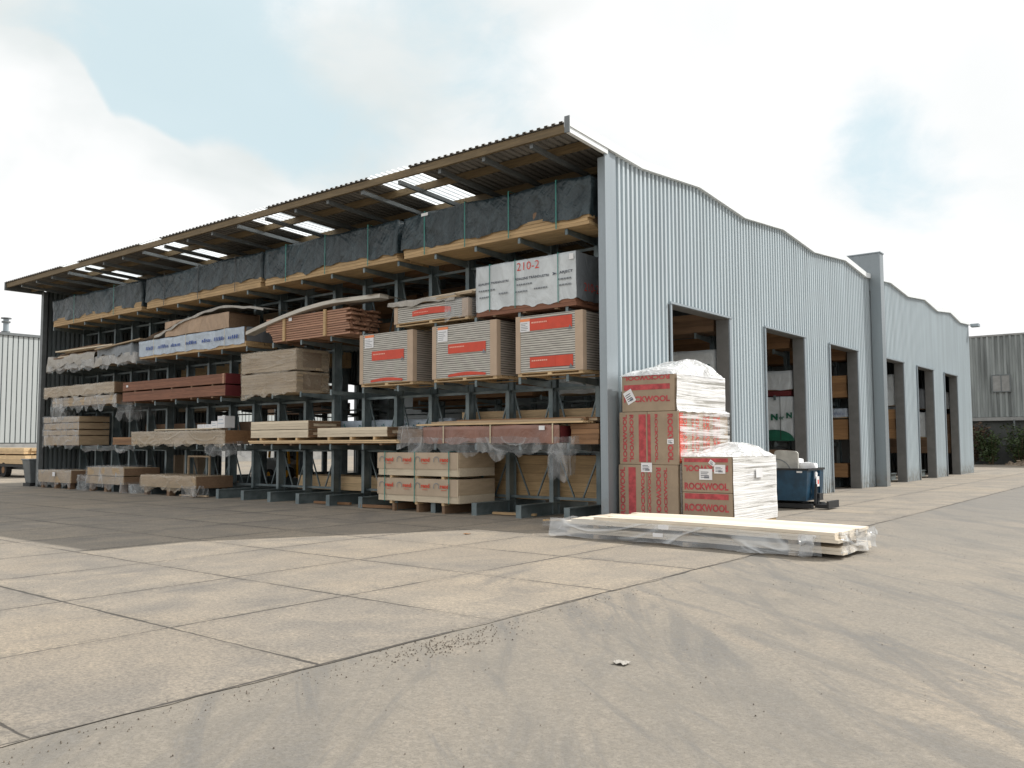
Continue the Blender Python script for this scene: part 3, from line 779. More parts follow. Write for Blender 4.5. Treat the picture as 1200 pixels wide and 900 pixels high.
gyp(-2.25, -.52, 3.0, 4.29, 'plasterboard pallet with two wide red labels, next to the corner post', [(.07, .22, .72, .90, 'paper'), (.22, .85, .73, .94, 'label'), (.22, .86, .07, .26, 'label')])
t = bpy.context.scene.objects.get('plasterboard_pallet')
gyp(-4.74, -3.09 + .30, 3.0, 4.30, 'plasterboard pallet with a red label across its middle, in the centre of the three pallets', [(.09, .25, .69, .92, 'paper'), (.26, .84, .45, .63, 'label'), (.26, .84, .01, .05, 'bow')])
gyp(-7.26, -5.53 + .15, 3.0, 4.30, 'plasterboard pallet with a red label across its middle, leftmost of the three pallets', [(.10, .27, .72, .93, 'paper'), (.24, .84, .45, .64, 'label'), (.22, .82, .01, .05, 'bow')])
# low stack with loose boards on top
x0, x1 = -6.02, -3.62
t = gyp(x0, x1, 4.40, 4.87, 'low plasterboard stack with a torn red label, left of the large white printed pack', [(.26, .78, .30, .62, 'bow')], 'plasterboard stack', None)
sh = MB(); shell(sh, x1 - .7, x1 + .05, YF - .03, YR_, 4.45, 4.90, 'FRT', .03, 2.2, 4.4, .07, .08); sh.build('film', M['film'], t, smooth=True)
t = load('loose_boards', 'loose grey boards wrapped in dull film lying on top of the low plasterboard stack', 'boards', x0, x1, 4.9)
for k, (a, b, z, c) in enumerate([(-6.15, -3.95, 4.905, .0), (-5.75, -3.55, 4.965, .1), (-5.3, -3.35, 5.02, .2)]):
    MB().hexa([(a, YF - .02 + c, z), (b, YF - .06 + c, z + .02), (b, YR_ - .2, z + .02), (a, YR_ - .2, z), (a, YF - .02 + c, z + .045), (b, YF - .06 + c, z + .07), (b, YR_ - .2, z + .07), (a, YR_ - .2, z + .045)]).build('board', M['pale' if k == 2 else 'tan'], t)
sh = MB(); shell(sh, -6.2, -4.0, YF - .06, .7, 4.9, 5.0, 'FLT', .04, 2.5, 8.8, .07, .05); sh.build('film', M['dullwrap'], t, smooth=True)

# reddish decking
x0, x1 = -11.2, -7.65
t = load('decking_bundle', 'open bundle of reddish decking boards tied with two pale uprights, on the upper level', 'decking bundle', x0, x1, 4.38)
m = MB(); nl = 11
for i in range(nl):
    for j in range(9):
        z = 4.40 + i * .062; a = .30 * (1 - i / nl) if i < 5 else 0
        m.box(x0 + a + random.uniform(-.04, .04), x1 + random.uniform(-.12, .06) - .08 * (i % 2), YF + j * .12, YF + j * .12 + .108, z, z + .046)
m.build('boards', M['deck'], t)
MB().box(x0 + .4, x1 - .2, YF + .1, YR_ - .1, 4.42, 5.05).build('inner_boards', M['endgrain'], t)
for x in (-10.35, -8.62): MB().box(x - .05, x + .05, YF - .045, YF - .006, 4.40, 5.10).build('batten', M['yellow'], t)
MB().box(-10.16, -10.03, YF - .02, YF - .012, 4.93, 5.02).build('paper_label', M['paper'], t)
bearers(t, x0 + .4, x1 - .2, YF + .02, YR_, 4.372, 4.40, 3, 'endgrain')
t = load('bent_board', 'long pale board bent in an arc across the top of the reddish decking', 'board', -12.0, -6.4, 5.1)
def arc(s): return (-12.05 + 5.6 * s, 4.70 + .52 * math.sin(min(1, s * 1.35) * math.pi / 2) - .05 * max(0, s - .7) / .3)
m = MB(); N = 24
for k in range(N):
    (xa, za), (xb, zb) = arc(k / N), arc((k + 1) / N)
    m.hexa([(xa, YF - .09, za), (xb, YF - .09, zb), (xb, .15, zb), (xa, .15, za), (xa, YF - .09, za + .10), (xb, YF - .09, zb + .10), (xb, .15, zb + .10), (xa, .15, za + .10)])
m.build('bent_sheet', M['palegrey'], t, merge=True)
sh = MB(); sh.grid(lambda u, v: V((-8.6 + 2.2 * u, YF - .11 + .9 * v, 5.25 + .06 * (1 - u))) + wob((u * 3, v, 1), .06, 1.5, 2), 24, 10); sh.build('film', M['dullwrap'], t, smooth=True)

# bluish wrapped pack and brown pack above it
x0, x1 = -18.2, -12.2
BD = (.022, 1.7, 7.7)
t = load('wrapped_timber_pack', 'long pack in bluish white wrap with a line of blue print, left of the decking', 'timber pack', x0, x1, 4.38)
boards(MB(), x0 + .02, x1 - .01, YF + .02, YR_, 4.40, 4.56, 2, 5).build('timber', M['yellow'], t)
dark_core(x0, x1, YF, YR_, 4.5, 4.98, t)
sh = MB(); shell(sh, x0, x1 - .06, YF, YR_, 4.50, 4.98, 'FLT', *BD, .08, .04); wr_ = sh.build('wrap', M['bluewrap'], t, smooth=True)
sh = MB(); shell(sh, x0, x1, YF + .04, YR_, 4.56, 4.97, 'R', .012, 1.7, 7.7, .08); sh.build('end_wrap', M['greywrap'], t, smooth=True)
x = -17.7
while x < -12.8:
    m = MB(); wd = random.uniform(.4, .62); a = x
    while a < x + wd:
        l = random.uniform(.05, .11); h = random.choice((.08, .08, .11)); zz = 4.66 + .02 * noise.noise(V((a, 2, 1)))
        m.hexa([(a, YF - .030, zz), (a + l * .7, YF - .030, zz), (a + l * .7, YF - .028, zz), (a, YF - .028, zz), (a + .02, YF - .030, zz + h), (a + .02 + l * .7, YF - .030, zz + h), (a + .02 + l * .7, YF - .028, zz + h), (a + .02, YF - .028, zz + h)]); a += l + .02
    m.build('blue_print', M['blueink'], wr_); x += wd + random.uniform(.18, .35)
straps(t, (-17.2, -15.3, -13.2), YF - .03, YR_, 4.42, 5.0, 'strapw', .008)
x0, x1 = -16.6, -13.05
t = load('paper_wrapped_pack', 'brown paper wrapped timber pack on top of the bluish wrapped pack', 'timber pack', x0, x1, 5.0)
dark_core(x0, x1, YF, YR_, 5.0, 5.48, t)
sh = MB(); shell(sh, x0, x1, YF, YR_ - .05, 5.02, 5.49, 'FLBT', .022, 1.8, 2.2, .08, .02); sh.build('wrap', M['brownwrap'], t, smooth=True)
MB().box(x1 - .03, x1 - .01, YF + .03, YR_ - .08, 5.03, 5.46).build('board_ends', M['endgrain'], t)
sh = MB(); sh.grid(lambda u, v: V((-18.3 + 2.6 * u, YF - .04 + 1.0 * v, 5.03 + .40 * u ** 1.6 * (1 - .2 * v))) + wob((u * 3, v, 0), .06, 1.7, 5), 26, 10); sh.build('torn_paper', M['brownwrap'], t, smooth=True)
t = load('grey_sheet', 'sagging grey sheet draped in a bow over the brown paper wrapped pack', 'sheet', -17.2, -11.6, 5.5)
def bow(s): return (-17.2 + 5.9 * s, 5.03 + .66 * math.sin(min(1, s * 1.35 + .04) * math.pi / 2) - .28 * max(0, (s - .62) / .38) ** 1.5)
sh = MB(); sh.grid(lambda u, v: V((bow(u)[0], YF - .05 + 1.0 * v, bow(u)[1])) + wob((u * 6, v, 0), .035, 1.8, 6), 40, 10)
sh.grid(lambda u, v: V((bow(u)[0], YF - .05, bow(u)[1] - .10 * v * (.6 + .8 * abs(noise.noise(V((u * 8, 0, 0))))))) + wob((u * 6, 0, 0), .035, 1.8, 6), 40, 3)
sh.build('sheet', M['dullwrap'], t, smooth=True)

# far left upper: ragged packs
x0, x1 = -25.0, -18.7
t = load('film_covered_boards', 'ragged grey film covered boards on the upper level, left of the bluish pack', 'boards', x0, x1, 4.40)
boards(MB(), x0 + .1, x1, YF + .05, YR_, 4.42, 4.62, 2, 5).build('boards', M['tan'], t)
sh = MB(); shell(sh, x0, x1 + .25, YF - .03, YR_, 4.40, 4.66, 'FLRT', .05, 1.9, 12.1, .09, .10); sh.build('film', M['dullwrap'], t, smooth=True)
sh = MB(); shell(sh, x0 + .1, x1 + .5, YF - .05, .5, 4.34, 4.64, 'FR', .07, 2.1, 2.1, .09, .14); sh.build('hanging_film', M['film'], t, smooth=True)
t = load('loose_boards', 'jumble of short boards and torn sheeting piled on the ragged film covered boards', 'boards', x0, -20, 4.66)
for k in range(9):
    a = -24.6 + random.uniform(0, 1.6); l = random.uniform(2.2, 4.2); z = 4.70 + .048 * k; y = YF + random.uniform(0, .4)
    MB().bar((a, y, z), (a + l, y + random.uniform(-.1, .3), z + random.uniform(-.03, .08)), .30, .045).build('board', M[random.choice(('tan', 'endgrain', 'pale'))], t)
sh = MB(); shell(sh, -24.8, -21.2, YF - .06, .6, 4.55, 4.86, 'FLT', .09, 1.3, 3.1, .09, .10); sh.build('torn_sheet', M['dullwrap'], t, smooth=True)
sh = MB(); shell(sh, -21.0, -18.6, YF - .06, .6, 4.66, 4.95, 'FRT', .08, 1.4, 8.1, .09, .15); sh.build('torn_sheet', M['greywrap'], t, smooth=True)
MB().bar((-20.9, YF - .02, 4.90), (-18.1, .1, 5.08), .35, .04).build('board', M['tan'], t)

# third level, left half
def filmpack(name, lab, x0, x1, z0, z1, wood, film, cat='timber pack', amp=.02, f=2.0, rag=.06, nl=4, faces='FLT', sd=None, endm='endgrain', y0=YF, y1=YR_, grp=None, e=.012):
    sd = sd or random.uniform(0, 40)
    t = load(name, lab, cat, x0, x1, z0, grp, y0)
    boards(MB(), x0, x1, y0 + .01, y1, z0, z1, nl, 5, .015).build('timber', M[wood], t)
    dark_core(x0, x1, y0, y1, z0, z1, t)
    if film:
        sh = MB(); shell(sh, x0 - e, x1 + e, y0 - e, y1 + e, z0 + .01, z1 + e, faces, amp, f, sd, .08, rag); sh.build('film', M[film], t, smooth=True)
    if endm: MB().box(x1 + .02, x1 + .03, y0 + .02, y1 - .01, z0 + .005, z1 - .005).build('board_ends', M[endm], t)
    return t
GW = 'pair of tan film wrapped packs stacked on the third level'
filmpack('wrapped_board_pack', 'tan film wrapped board pack, upper of two beside the red hardwood', -12.37, -9.84, 3.60, 4.17, 'tan', 'filmtan', 'board pack', grp=GW, faces='FLRT', endm=None, nl=8)
filmpack('wrapped_board_pack', 'tan film wrapped board pack, lower of two with crinkled front film', -12.35, -9.83, 2.99, 3.55, 'tan', 'filmtan', 'board pack', grp=GW, faces='FLRT', endm=None, nl=8, amp=.03, rag=.12)
t = load('red_timber_pack', 'upper pack of red brown hardwood on the third level with dark red painted ends', 'timber pack', -19.2, -13.16, 3.37, 'red hardwood packs on the third level')
boards(MB(), -19.2, -13.16, YF, YR_, 3.38, 3.67, 3, 5, .005, .002, .003).build('timber', M['redwood'], t)
MB().box(-13.155, -13.145, YF - .004, YR_, 3.375, 3.675).build('painted_end', M['darkred'], t); MB().box(-18.95, -18.83, YF - .012, YF - .006, 3.50, 3.57).build('paper_label', M['paper'], t)
MB().box(-13.30, -13.20, YF - .014, YF - .006, 3.375, 3.675).build('batten', M['deck'], t)
t = load('red_timber_pack', 'lower pack of red brown hardwood on the third level, resting on the rack arms', 'timber pack', -19.2, -13.16, 3.0, 'red hardwood packs on the third level')
boards(MB(), -19.2, -13.16, YF, YR_, 3.02, 3.33, 3, 5, .005, .002, .003).build('timber', M['redwood'], t)
MB().box(-13.155, -13.145, YF - .004, YR_, 3.015, 3.335).build('painted_end', M['darkred'], t); bearers(t, -19, -13.3, YF + .02, YR_, 2.963, 3.018, 5, 'endgrain')
bearers(t, -19, -13.3, YF + .02, YR_, 3.332, 3.378, 5, 'endgrain')
filmpack('wrapped_timber_pack', 'pale film wrapped timber pack at the far left, just above the untidy boards', -25.2, -19.8, 3.38, 3.74, 'tan', 'filmtan', nl=3, amp=.025, rag=.10)
t = filmpack('loose_boards', 'untidy boards with hanging torn film under the pale wrapped pack at the far left', -24.5, -19.65, 3.0, 3.30, 'tan', 'film', 'boards', amp=.05, rag=.25, nl=3)
sh = MB(); shell(sh, -24.6, -23.6, YF - .04, .4, 2.55, 3.3, 'FLR', .09, 1.8, 4, .09, .25); sh.build('hanging_film', M['film'], t, smooth=True)
sh = MB(); shell(sh, -19.9, -18.7, YF + .1, .9, 2.62, 3.1, 'FLR', .10, 1.7, 14, .09, .25); sh.build('hanging_film', M['film'], t, smooth=True)
# second level
GPy = 'short plywood packs stacked at the far left'
for k, (z, zz, lab) in enumerate([(2.42, 2.62, 'thin film covered plywood pack on top of the far left stack'), (2.16, 2.38, 'plywood pack second from the top of the far left stack'), (1.94, 2.12, 'thin plywood pack second from the bottom of the far left stack'), (1.58, 1.91, 'thick plywood pack at the bottom of the far left stack')]):
    x0 = -25.2 + .05 * (k % 2); t = load('plywood_pack', lab, 'plywood pack', x0, -22.3, z, GPy)
    MB().box(x0, -22.31, YF + .02, YR_, z, zz).build('sheets', M['ply'], t)
    bearers(t, x0 + .1, -22.4, YF + .05, YR_, z - .035, z - .001, 3, 'endgrain')
    sh = MB(); shell(sh, x0 - .05, -22.28, YF - .02, YR_, z, zz + .01, 'FLT', .035, 2.4, 4 + k, .07, .14 if k == 3 else .05); sh.build('film', M['film'], t, smooth=True)
    if k == 3:
        sh = MB(); shell(sh, -22.4, -18.7, .1, YR_, 1.40, 1.56, 'F', .05, 2.0, 19, .09, .08); sh.build('hanging_film', M['film'], t, smooth=True)
t = load('short_timber_pack', 'short brown timber pack just right of the far left plywood stack', 'timber pack', -20.3, -19.0, 1.58, y=.2)
boards(MB(), -20.3, -19.0, .2, YR_, 1.58, 1.84, 3, 4).build('timber', M['brown'], t)
t = filmpack('wrapped_timber_pack', 'rounded tan film wrapped pack on the second level with small white boxes on top', -18.55, -13.15, 1.60, 2.0, 'tan', 'filmtan', nl=4, amp=.03, f=1.6, rag=.10, endm='brown')
sh = MB(); shell(sh, -14.2, -13.0, YF + .02, .8, 1.30, 1.62, 'FR', .08, 2, 24, .08, .12); sh.build('hanging_film', M['film'], t, smooth=True)
t = load('plank', 'single thin pale plank lying along the top of the rounded tan wrapped pack', 'plank', -17, -13.9, 2.03)
MB().bar((-17.1, .1, 2.05), (-13.9, .2, 2.055), .3, .035).build('board', M['pale'], t)
for k, (a, b, h, lab) in enumerate([(-15.1, -14.72, .12, 'low white box, leftmost of the small boxes on the tan wrapped pack'), (-14.70, -14.36, .12, 'low white box second from the left on the tan wrapped pack'), (-14.34, -14.02, .21, 'white box beside the tallest box on the tan wrapped pack'), (-14.0, -13.62, .36, 'tallest white printed box on the end of the tan wrapped pack')]):
    t = load('small_box', lab, 'box', a, b, 2.02, 'small white boxes on the tan wrapped pack', .35)
    MB().box(a, b, .25, .6, 2.076, 2.076 + h).build('carton', M['paper'], t, bevel=.006)
    m = MB()
    for q in range(2): m.box(a + .04, b - .05 - .05 * q, .247, .2485, 2.076 + h * (.35 + .3 * q), 2.076 + h * (.43 + .3 * q))
    m.build('small_print', M['bluewrap'], t)
GR = 'raw pale board packs on the second level'
def rawpack(lab, x0, x1, zs, name='board_pack', end='tan', grp=GR, nr=7):
    t = load(name, lab, 'board pack', x0, x1, zs[0][0], grp)
    for (a, b) in zs:
        boards(MB(), x0, x1 - .02, YF, YR_, a, b, 3, 1, .006, .004, .003).build('timber', M['pale'], t)
        boards(MB(), x1 - .018, x1, YF + .01, YR_ - .01, a + .004, b - .004, 3, nr, .012, .004, .008).build('board_ends', M['endgrain'], t)
    return t
t = rawpack('two layer pack of raw pale boards, left of the single layer one', -11.85, -9.28, [(1.76, 1.97), (1.985, 2.21)])
bearers(t, -11.8, -9.4, YF + .01, YR_, 1.688, 1.759, 3)
t = rawpack('single layer pack of raw pale boards, left of the reddish film pack', -8.9, -6.25, [(1.765, 2.0)])
bearers(t, -8.9, -6.3, YF + .01, YR_, 1.688, 1.764, 3)
t = load('plank_layer', 'thin layer of long pale planks lying under the two raw board packs', 'planks', -11.9, -5.86, 1.56)
boards(MB(), -11.92, -5.86, YF - .04, YR_, 1.60, 1.686, 2, 6, .05, .01).build('planks', M['pine'], t); bearers(t, -11.8, -5.9, YF, YR_, 1.552, 1.599, 5, 'endgrain')
# reddish film pack, with planks on it
x0, x1 = -4.79, -1.12
t = load('film_wrapped_pack', 'reddish film wrapped timber pack on the second level with torn film hanging below', 'timber pack', x0, x1, 1.58)
boards(MB(), x0, x1 - .01, YF + .02, YR_, 1.60, 1.95, 4, 6).build('timber', M['deck'], t); dark_core(x0, x1, YF, YR_, 1.6, 1.95, t)
MB().box(x1 - .008, x1 + .01, YF + .02, YR_, 1.61, 1.94).build('painted_end', M['darkred'], t)
sh = MB(); shell(sh, x0 - .25, x1, YF - .015, YR_, 1.62, 1.97, 'FLT', .022, 1.7, 31, .07, .05); sh.build('wrap', M['pinkwrap'], t, smooth=True)
sh = MB(); shell(sh, x0 - .7, x1 + .35, YF - .04, .9, 1.44, 1.72, 'FR', .04, 1.8, 33, .07, .22); sh.build('hanging_film', M['film'], t, smooth=True)
sh = MB(); shell(sh, -1.45, -.95, YF - .03, .3, .95, 1.60, 'FRL', .05, 2.0, 36, .07, .20); sh.build('hanging_film', M['film'], t, smooth=True)
straps(t, (-4.35, -2.95, -1.27), YF - .036, YR_, 1.60, 1.98, 'strapw', .014)
MB().box(-1.62, -1.47, YF - .05, YF - .046, 1.86, 1.95).build('paper_label', M['paper'], t)
bearers(t, x0, x1, YF + .02, YR_, 1.553, 1.599, 3, 'endgrain')
t = load('wrapped_boards', 'grey film bundled board ends at the left end of the reddish film pack', 'boards', -5.9, -5.1, 1.6)
MB().box(-5.85, -5.12, YF + .06, YR_, 1.60, 1.93).build('boards', M['endgrain'], t)
sh = MB(); shell(sh, -5.92, -5.06, YF, YR_, 1.58, 1.97, 'FLRT', .06, 2.0, 3.9, .06, .15); sh.build('film', M['film'], t, smooth=True)
t = load('plank_layer', 'thin uneven planks lying on top of the reddish film wrapped pack', 'planks', -5.5, -.4, 2.0)
for k in range(10):
    a = -5.5 + random.uniform(0, .5) + (1.4 if k > 6 else 0); b = -.75 + random.uniform(-.4, .3); y = YF - .02 + .115 * k
    MB().box(a, b, y, y + .10, 2.0, 2.04).build('plank', M['pine'], t)
for k in range(8):
    a = -5.1 + random.uniform(0, 1); b = -.5 + random.uniform(-.3, .15); y = YF + .06 + .12 * k
    MB().box(a, b, y, y + .11, 2.045, 2.09 + .03 * (k % 2)).build('plank', M['brown' if k % 2 else 'tan'], t)
t = load('short_timber_pack', 'short brown timber block pack squeezed between the reddish film pack and the corner post', 'timber pack', -.98, -.3, 1.56)
boards(MB(), -.95, -.28, .1, YR_, 1.56, 1.98, 4, 4).build('timber', M['brown'], t)

# ground level
x0, x1 = -6.43, -3.79
GC = 'pair of stacked board packs with printed sleeves at ground level'
for (za, zb, zm, lab) in ((.84, 1.37, 1.03, 'printed sleeve board pack with red lettering at ground level, upper of the two'), (.24, .77, .42, 'printed sleeve board pack with red lettering at ground level, lower of the two')):
    t = load('sleeved_board_pack', lab, 'board pack', x0, x1, za, GC, YF - .12)
    y0 = YF - .12
    MB().box(x0 + .01, x1, y0, YR_, za, zm).build('pale_boards', M['pale'], t, bevel=.004)
    MB().box(x0 + .01, x1, y0 + .004, YR_, zm + .002, zb - .002).build('boards', M['mdf'], t)
    sv = MB(); sv.grid(lambda u, v: (x0 - .02 + (x1 - x0 + .005) * u, y0 - .012 - .02 * (1 - v) * abs(noise.noise(V((u * 5, za, 0)))), zm - .03 + (zb - zm + .03) * v), 20, 3)
    s_ = sv.build('sleeve', M['cardl'], t, solid=.004)
    MB().box(x0, x1 - .01, y0 - .01, YR_, zb, zb + .006).build('sleeve_top', M['cardl'], t)
    MB().box(x1 - .04, x1 - .03, y0 - .018, y0 - .013, za, zb).build('edge_guard', M['strapw'], t)
    for k in range(4):
        xx = x0 + .28 + .60 * k
        text('lettering', 'rend', M['redlabel'], s_, (xx, y0 - .034, zb - .20), FX_, FZ_, .27, .10, .003, None, .035)
        m = MB(); c = V((xx - .12, y0 - .036, zb - .17)); N = 10
        for q in range(N):
            a0 = math.pi * (1.15 - 1.3 * q / N); a1 = math.pi * (1.15 - 1.3 * (q + 1) / N)
            pa = [(c.x + r_ * math.cos(a), c.y, c.z + r_ * math.sin(a)) for a in (a0, a1) for r_ in (.075, .092)]
            m.quad(pa[0], pa[1], pa[3], pa[2])
        m.build('arc_mark', M['greywrap'], s_)
        MB().box(xx + .03, xx + .20, y0 - .037, y0 - .035, zb - .245, zb - .235).build('small_print', M['redlabel'], s_)
    straps(t, (x0 + .27, x0 + 1.27, x0 + 2.36), y0 - .034, YR_, za, zb + .02, 'strapg', .012)
    bearers(t, x0 + .0, x1 - .1, y0 + .02, YR_, za - .062, za - .002, 3)
bearers(t, x0 + .1, x1 - .1, YF - .1, YR_, .0, .175, 3, 'endgrain', 'base_bearer')
def groundpack(lab, x0, x1, z0, z1, layers=1, film='film', grp='low film covered packs on the ground at the left of the open front', endm='endgrain', dz=0):
    t = load('ground_board_pack', lab, 'board pack', x0, x1, 0, grp, -.25)
    y0, y1 = -.25, 1.0
    for k in range(layers):
        a = z0 + (z1 - z0) * k / layers; b = z0 + (z1 - z0) * (k + 1) / layers - (.03 if layers > 1 else 0)
        MB().box(x0 + .08 * k, x1, y0, y1, a, b).build('sheets', M['ply'], t)
        MB().box(x1 + .012, x1 + .02, y0 + .02, y1, a + .01, b - .01).build('board_ends', M[endm], t)
    for k in range(3):
        xx = x0 + .15 + (x1 - x0 - .5) * k / 2
        for yy in (y0 + .05, y1 - .25): MB().box(xx, xx + .16, yy, yy + .2, 0, z0).build('foot', M['endgrain'], t)
    sh = MB(); shell(sh, x0 - .03, x1 + .01, y0 - .02, y1, z0 - .02, z1 + .015, 'FLT', .035, 2.4, x0, .07, .14); sh.build('film', M[film], t, smooth=True)
    return t
t = groundpack('low film covered board pack with a paper label, beside the far left post', -25.0, -22.35, .22, .66)
MB().box(-23.7, -23.5, -.31, -.30, .45, .60).build('paper_label', M['paper'], t)
t = groundpack('two layer film covered ground pack with torn plastic trailing from its left end', -21.2, -18.6, .26, .84, 2)
sh = MB(); shell(sh, -21.9, -21.0, -.3, .6, .02, .55, 'FLRT', .13, 1.6, 5.5, .08, .05); sh.build('hanging_film', M['film'], t, smooth=True)
sh = MB(); shell(sh, -18.8, -18.4, -.3, .3, .02, .35, 'FLR', .07, 1.9, 8.5, .08, .0); sh.build('hanging_film', M['film'], t, smooth=True)
t = groundpack('low film covered board pack on the ground on dark feet, nearest the bare rack feet', -17.5, -14.3, .26, .62, 1, 'filmtan')
sh = MB(); shell(sh, -18.1, -17.2, -.28, .3, .02, .30, 'FLR', .10, 1.7, 3.5, .08, .0); sh.build('hanging_film', M['film'], t, smooth=True)
sh = MB(); shell(sh, -15.0, -14.3, -.30, .2, .02, .34, 'FLR', .05, 1.9, 13.5, .08, .0); sh.build('hanging_film', M['film'], t, smooth=True)
# bits on floor and things between the uprights
for (a, y, z, l, wd, h, mt, lab) in [(-7.2, -.02, .02, 1.0, .09, .07, 'brown', 'brown timber offcut on the ground left of the printed sleeve packs'), (-9.3, .2, .02, 1.3, .08, .06, 'brown', 'brown timber offcut between two bare rack feet left of centre'), (-3.2, .3, .02, 1.1, .09, .05, 'yellow', 'yellowish timber offcut on the ground between two rack feet near the corner post'), (-15.3, -.15, .02, 1.3, .08, .05, 'tan', 'pale timber offcut in front of the low pack on dark feet')]:
    t = thing('timber_offcut', lab, 'offcut', (a, y, 0)); MB().bar((a, y, z + h / 2), (a + l, y + .12, z + h / 2), wd, h).build('piece', M[mt], t, bevel=.004)
t = thing('metal_stand', 'small tan steel frame standing on the floor behind the low pack on dark feet', 'frame', (-15.6, .7, 0))
m = MB(); m.bar((-16.3, .7, .28), (-16.3, .7, 1.18), .05); m.bar((-15.1, .7, .28), (-15.1, .7, 1.18), .05); m.bar((-16.325, .7, 1.205), (-15.075, .7, 1.205), .05); m.build('bars', M['tan'], t)
for (a, b, lab) in ((-19.15, -18.5, 'small upright carton behind the two layer ground pack, left one'), (-17.95, -17.1, 'wider upright carton behind the two layer ground pack, right one')):
    t = thing('carton', lab, 'carton', (a, .4, 0)); MB().box(a, b, 1.5, 2.0, .28, 1.22).build('box', M['card'], t, bevel=.01); MB().box((a + b) / 2 - .03, (a + b) / 2 + .03, 1.494, 1.498, .3, 1.2).build('tape', M['tan'], t)

# rear side of the front rack, seen between the uprights
def rear(name, lab, x0, x1, z0, z1, wood, nl=4, mat2=None, cat='timber pack', y0=1.48, y1=2.5):
    t = load(name, lab, cat, x0, x1, z0, None, y0)
    if mat2:
        MB().box(x0 + .02, x1 - .02, y0 + .02, y1, z0, z1 - .02).build('timber', M[wood], t)
        sh = MB(); shell(sh, x0, x1, y0, y1, z0 + .03, z1, 'FLRT', .02, 1.8, x0, .09, .05); w_ = sh.build('wrap', M[mat2], t, smooth=True)
        return t, w_
    boards(MB(), x0, x1, y0, y1, z0, z1, nl, 5, .02).build('timber', M[wood], t); dark_core(x0, x1, y0, y1, z0, z1, t)
    return t
rear('timber_stack', 'tall tan timber stack on the floor behind the uprights, beside the corner post', -5.1, -.5, .29, 1.30, 'yellow', 5)
rear('timber_stack', 'low pale timber stack on the floor behind the bare uprights in the middle', -11.7, -6.3, .29, .68, 'pine', 2)
t, w_ = rear('printed_pack', 'white wrapped pack with teal print behind the uprights above the single layer raw boards', -10.1, -5.6, 1.60, 2.22, 'tan', 4, 'bluewrap')
for k in range(14):
    xx = -9.95 + .31 * k; m = MB()
    for q in range(3):
        a = random.uniform(0, math.pi); c = V((xx + random.uniform(0, .15), 1.452, 1.85 + random.uniform(0, .22))); d = V((math.cos(a), 0, math.sin(a))) * .09; m.bar(c - d, c + d, .002, .028, (0, 1, 0))
    m.build('teal_print', M['strapg'], w_)
rear('timber_stack', 'pale timber strips behind the uprights under the plasterboard pallets', -5.2, -.5, 1.60, 2.36, 'pine', 5)
rear('timber_stack', 'dark brown timber behind the uprights under the red hardwood', -20.5, -13, 1.60, 2.3, 'endgrain', 3)
rear('timber_stack', 'brown timber behind the uprights above the tan wrapped pair', -12.6, -7.6, 4.42, 4.85, 'brown', 3)
rear('timber_stack', 'brown timber behind the uprights under the bluish wrapped pack', -19.6, -13.0, 3.0, 3.75, 'brown', 4)
rear('timber_stack', 'brown timber at the rear of the top level, above the decking', -11.5, -6.0, 6.05, 6.5, 'brown', 2)

# inner racks: what the doorways show
def inpack(lab, x0, x1, y0, z0, z1, wood, wrap=None, d=1.0, cat='timber pack', name='inner_timber_pack', grp=None, nl=3):
    t = thing(name, lab, cat, ((x0 + x1) / 2, y0, z0), grp)
    if wrap:
        MB().box(x0 + .02, x1 - .02, y0 + .02, y0 + d, z0, z1 - .02).build('timber', M[wood], t)
        sh = MB(); shell(sh, x0, x1, y0, y0 + d, z0 + .03, z1, 'FLRT', .02, 1.8, z0 + y0, .12, .04); return t, sh.build('wrap', M[wrap], t, smooth=True)
    boards(MB(), x0, x1, y0, y0 + d, z0, z1, nl, 4, .02).build('timber', M[wood], t); dark_core(x0, x1, y0, y0 + d, z0, z1, t)
    return t, None
def arcs(w_, x, y, z, wd, h):
    m = MB(); N = 14
    for q in range(N):
        a0, a1 = math.pi * q / N, math.pi * (q + 1) / N
        m.quad((x + wd * math.cos(a0), y, z), (x + wd * math.cos(a1), y, z), (x + wd * math.cos(a1), y, z + h * math.sin(a1)), (x + wd * math.cos(a0), y, z + h * math.sin(a0)))
    m.build('green_band', M['greenink'], w_)
# doorway one -> row two
y = 5.78
t, w_ = inpack('white wrapped pack with green lettering seen in the doorway nearest the corner', -5.6, -.42, y, 2.98, 3.95, 'tan', 'whitewrap')
text('lettering', 'Ner Nor', M['greenink'], w_, (-1.55, y - .03, 3.42), FX_, FZ_, 1.0, .22, .005, None, .03); text('lettering', 'Ner Nor', M['greenink'], w_, (-3.0, y - .03, 3.42), FX_, FZ_, 1.0, .22, .005, None, .03)
inpack('dark brown timber pack above the white one in the doorway nearest the corner', -5.5, -.45, y, 4.42, 4.9, 'endgrain')
inpack('grey wrapped pack on the lower level inside the doorway nearest the corner', -5.5, -.45, y, 1.6, 2.3, 'brown', 'greywrap')
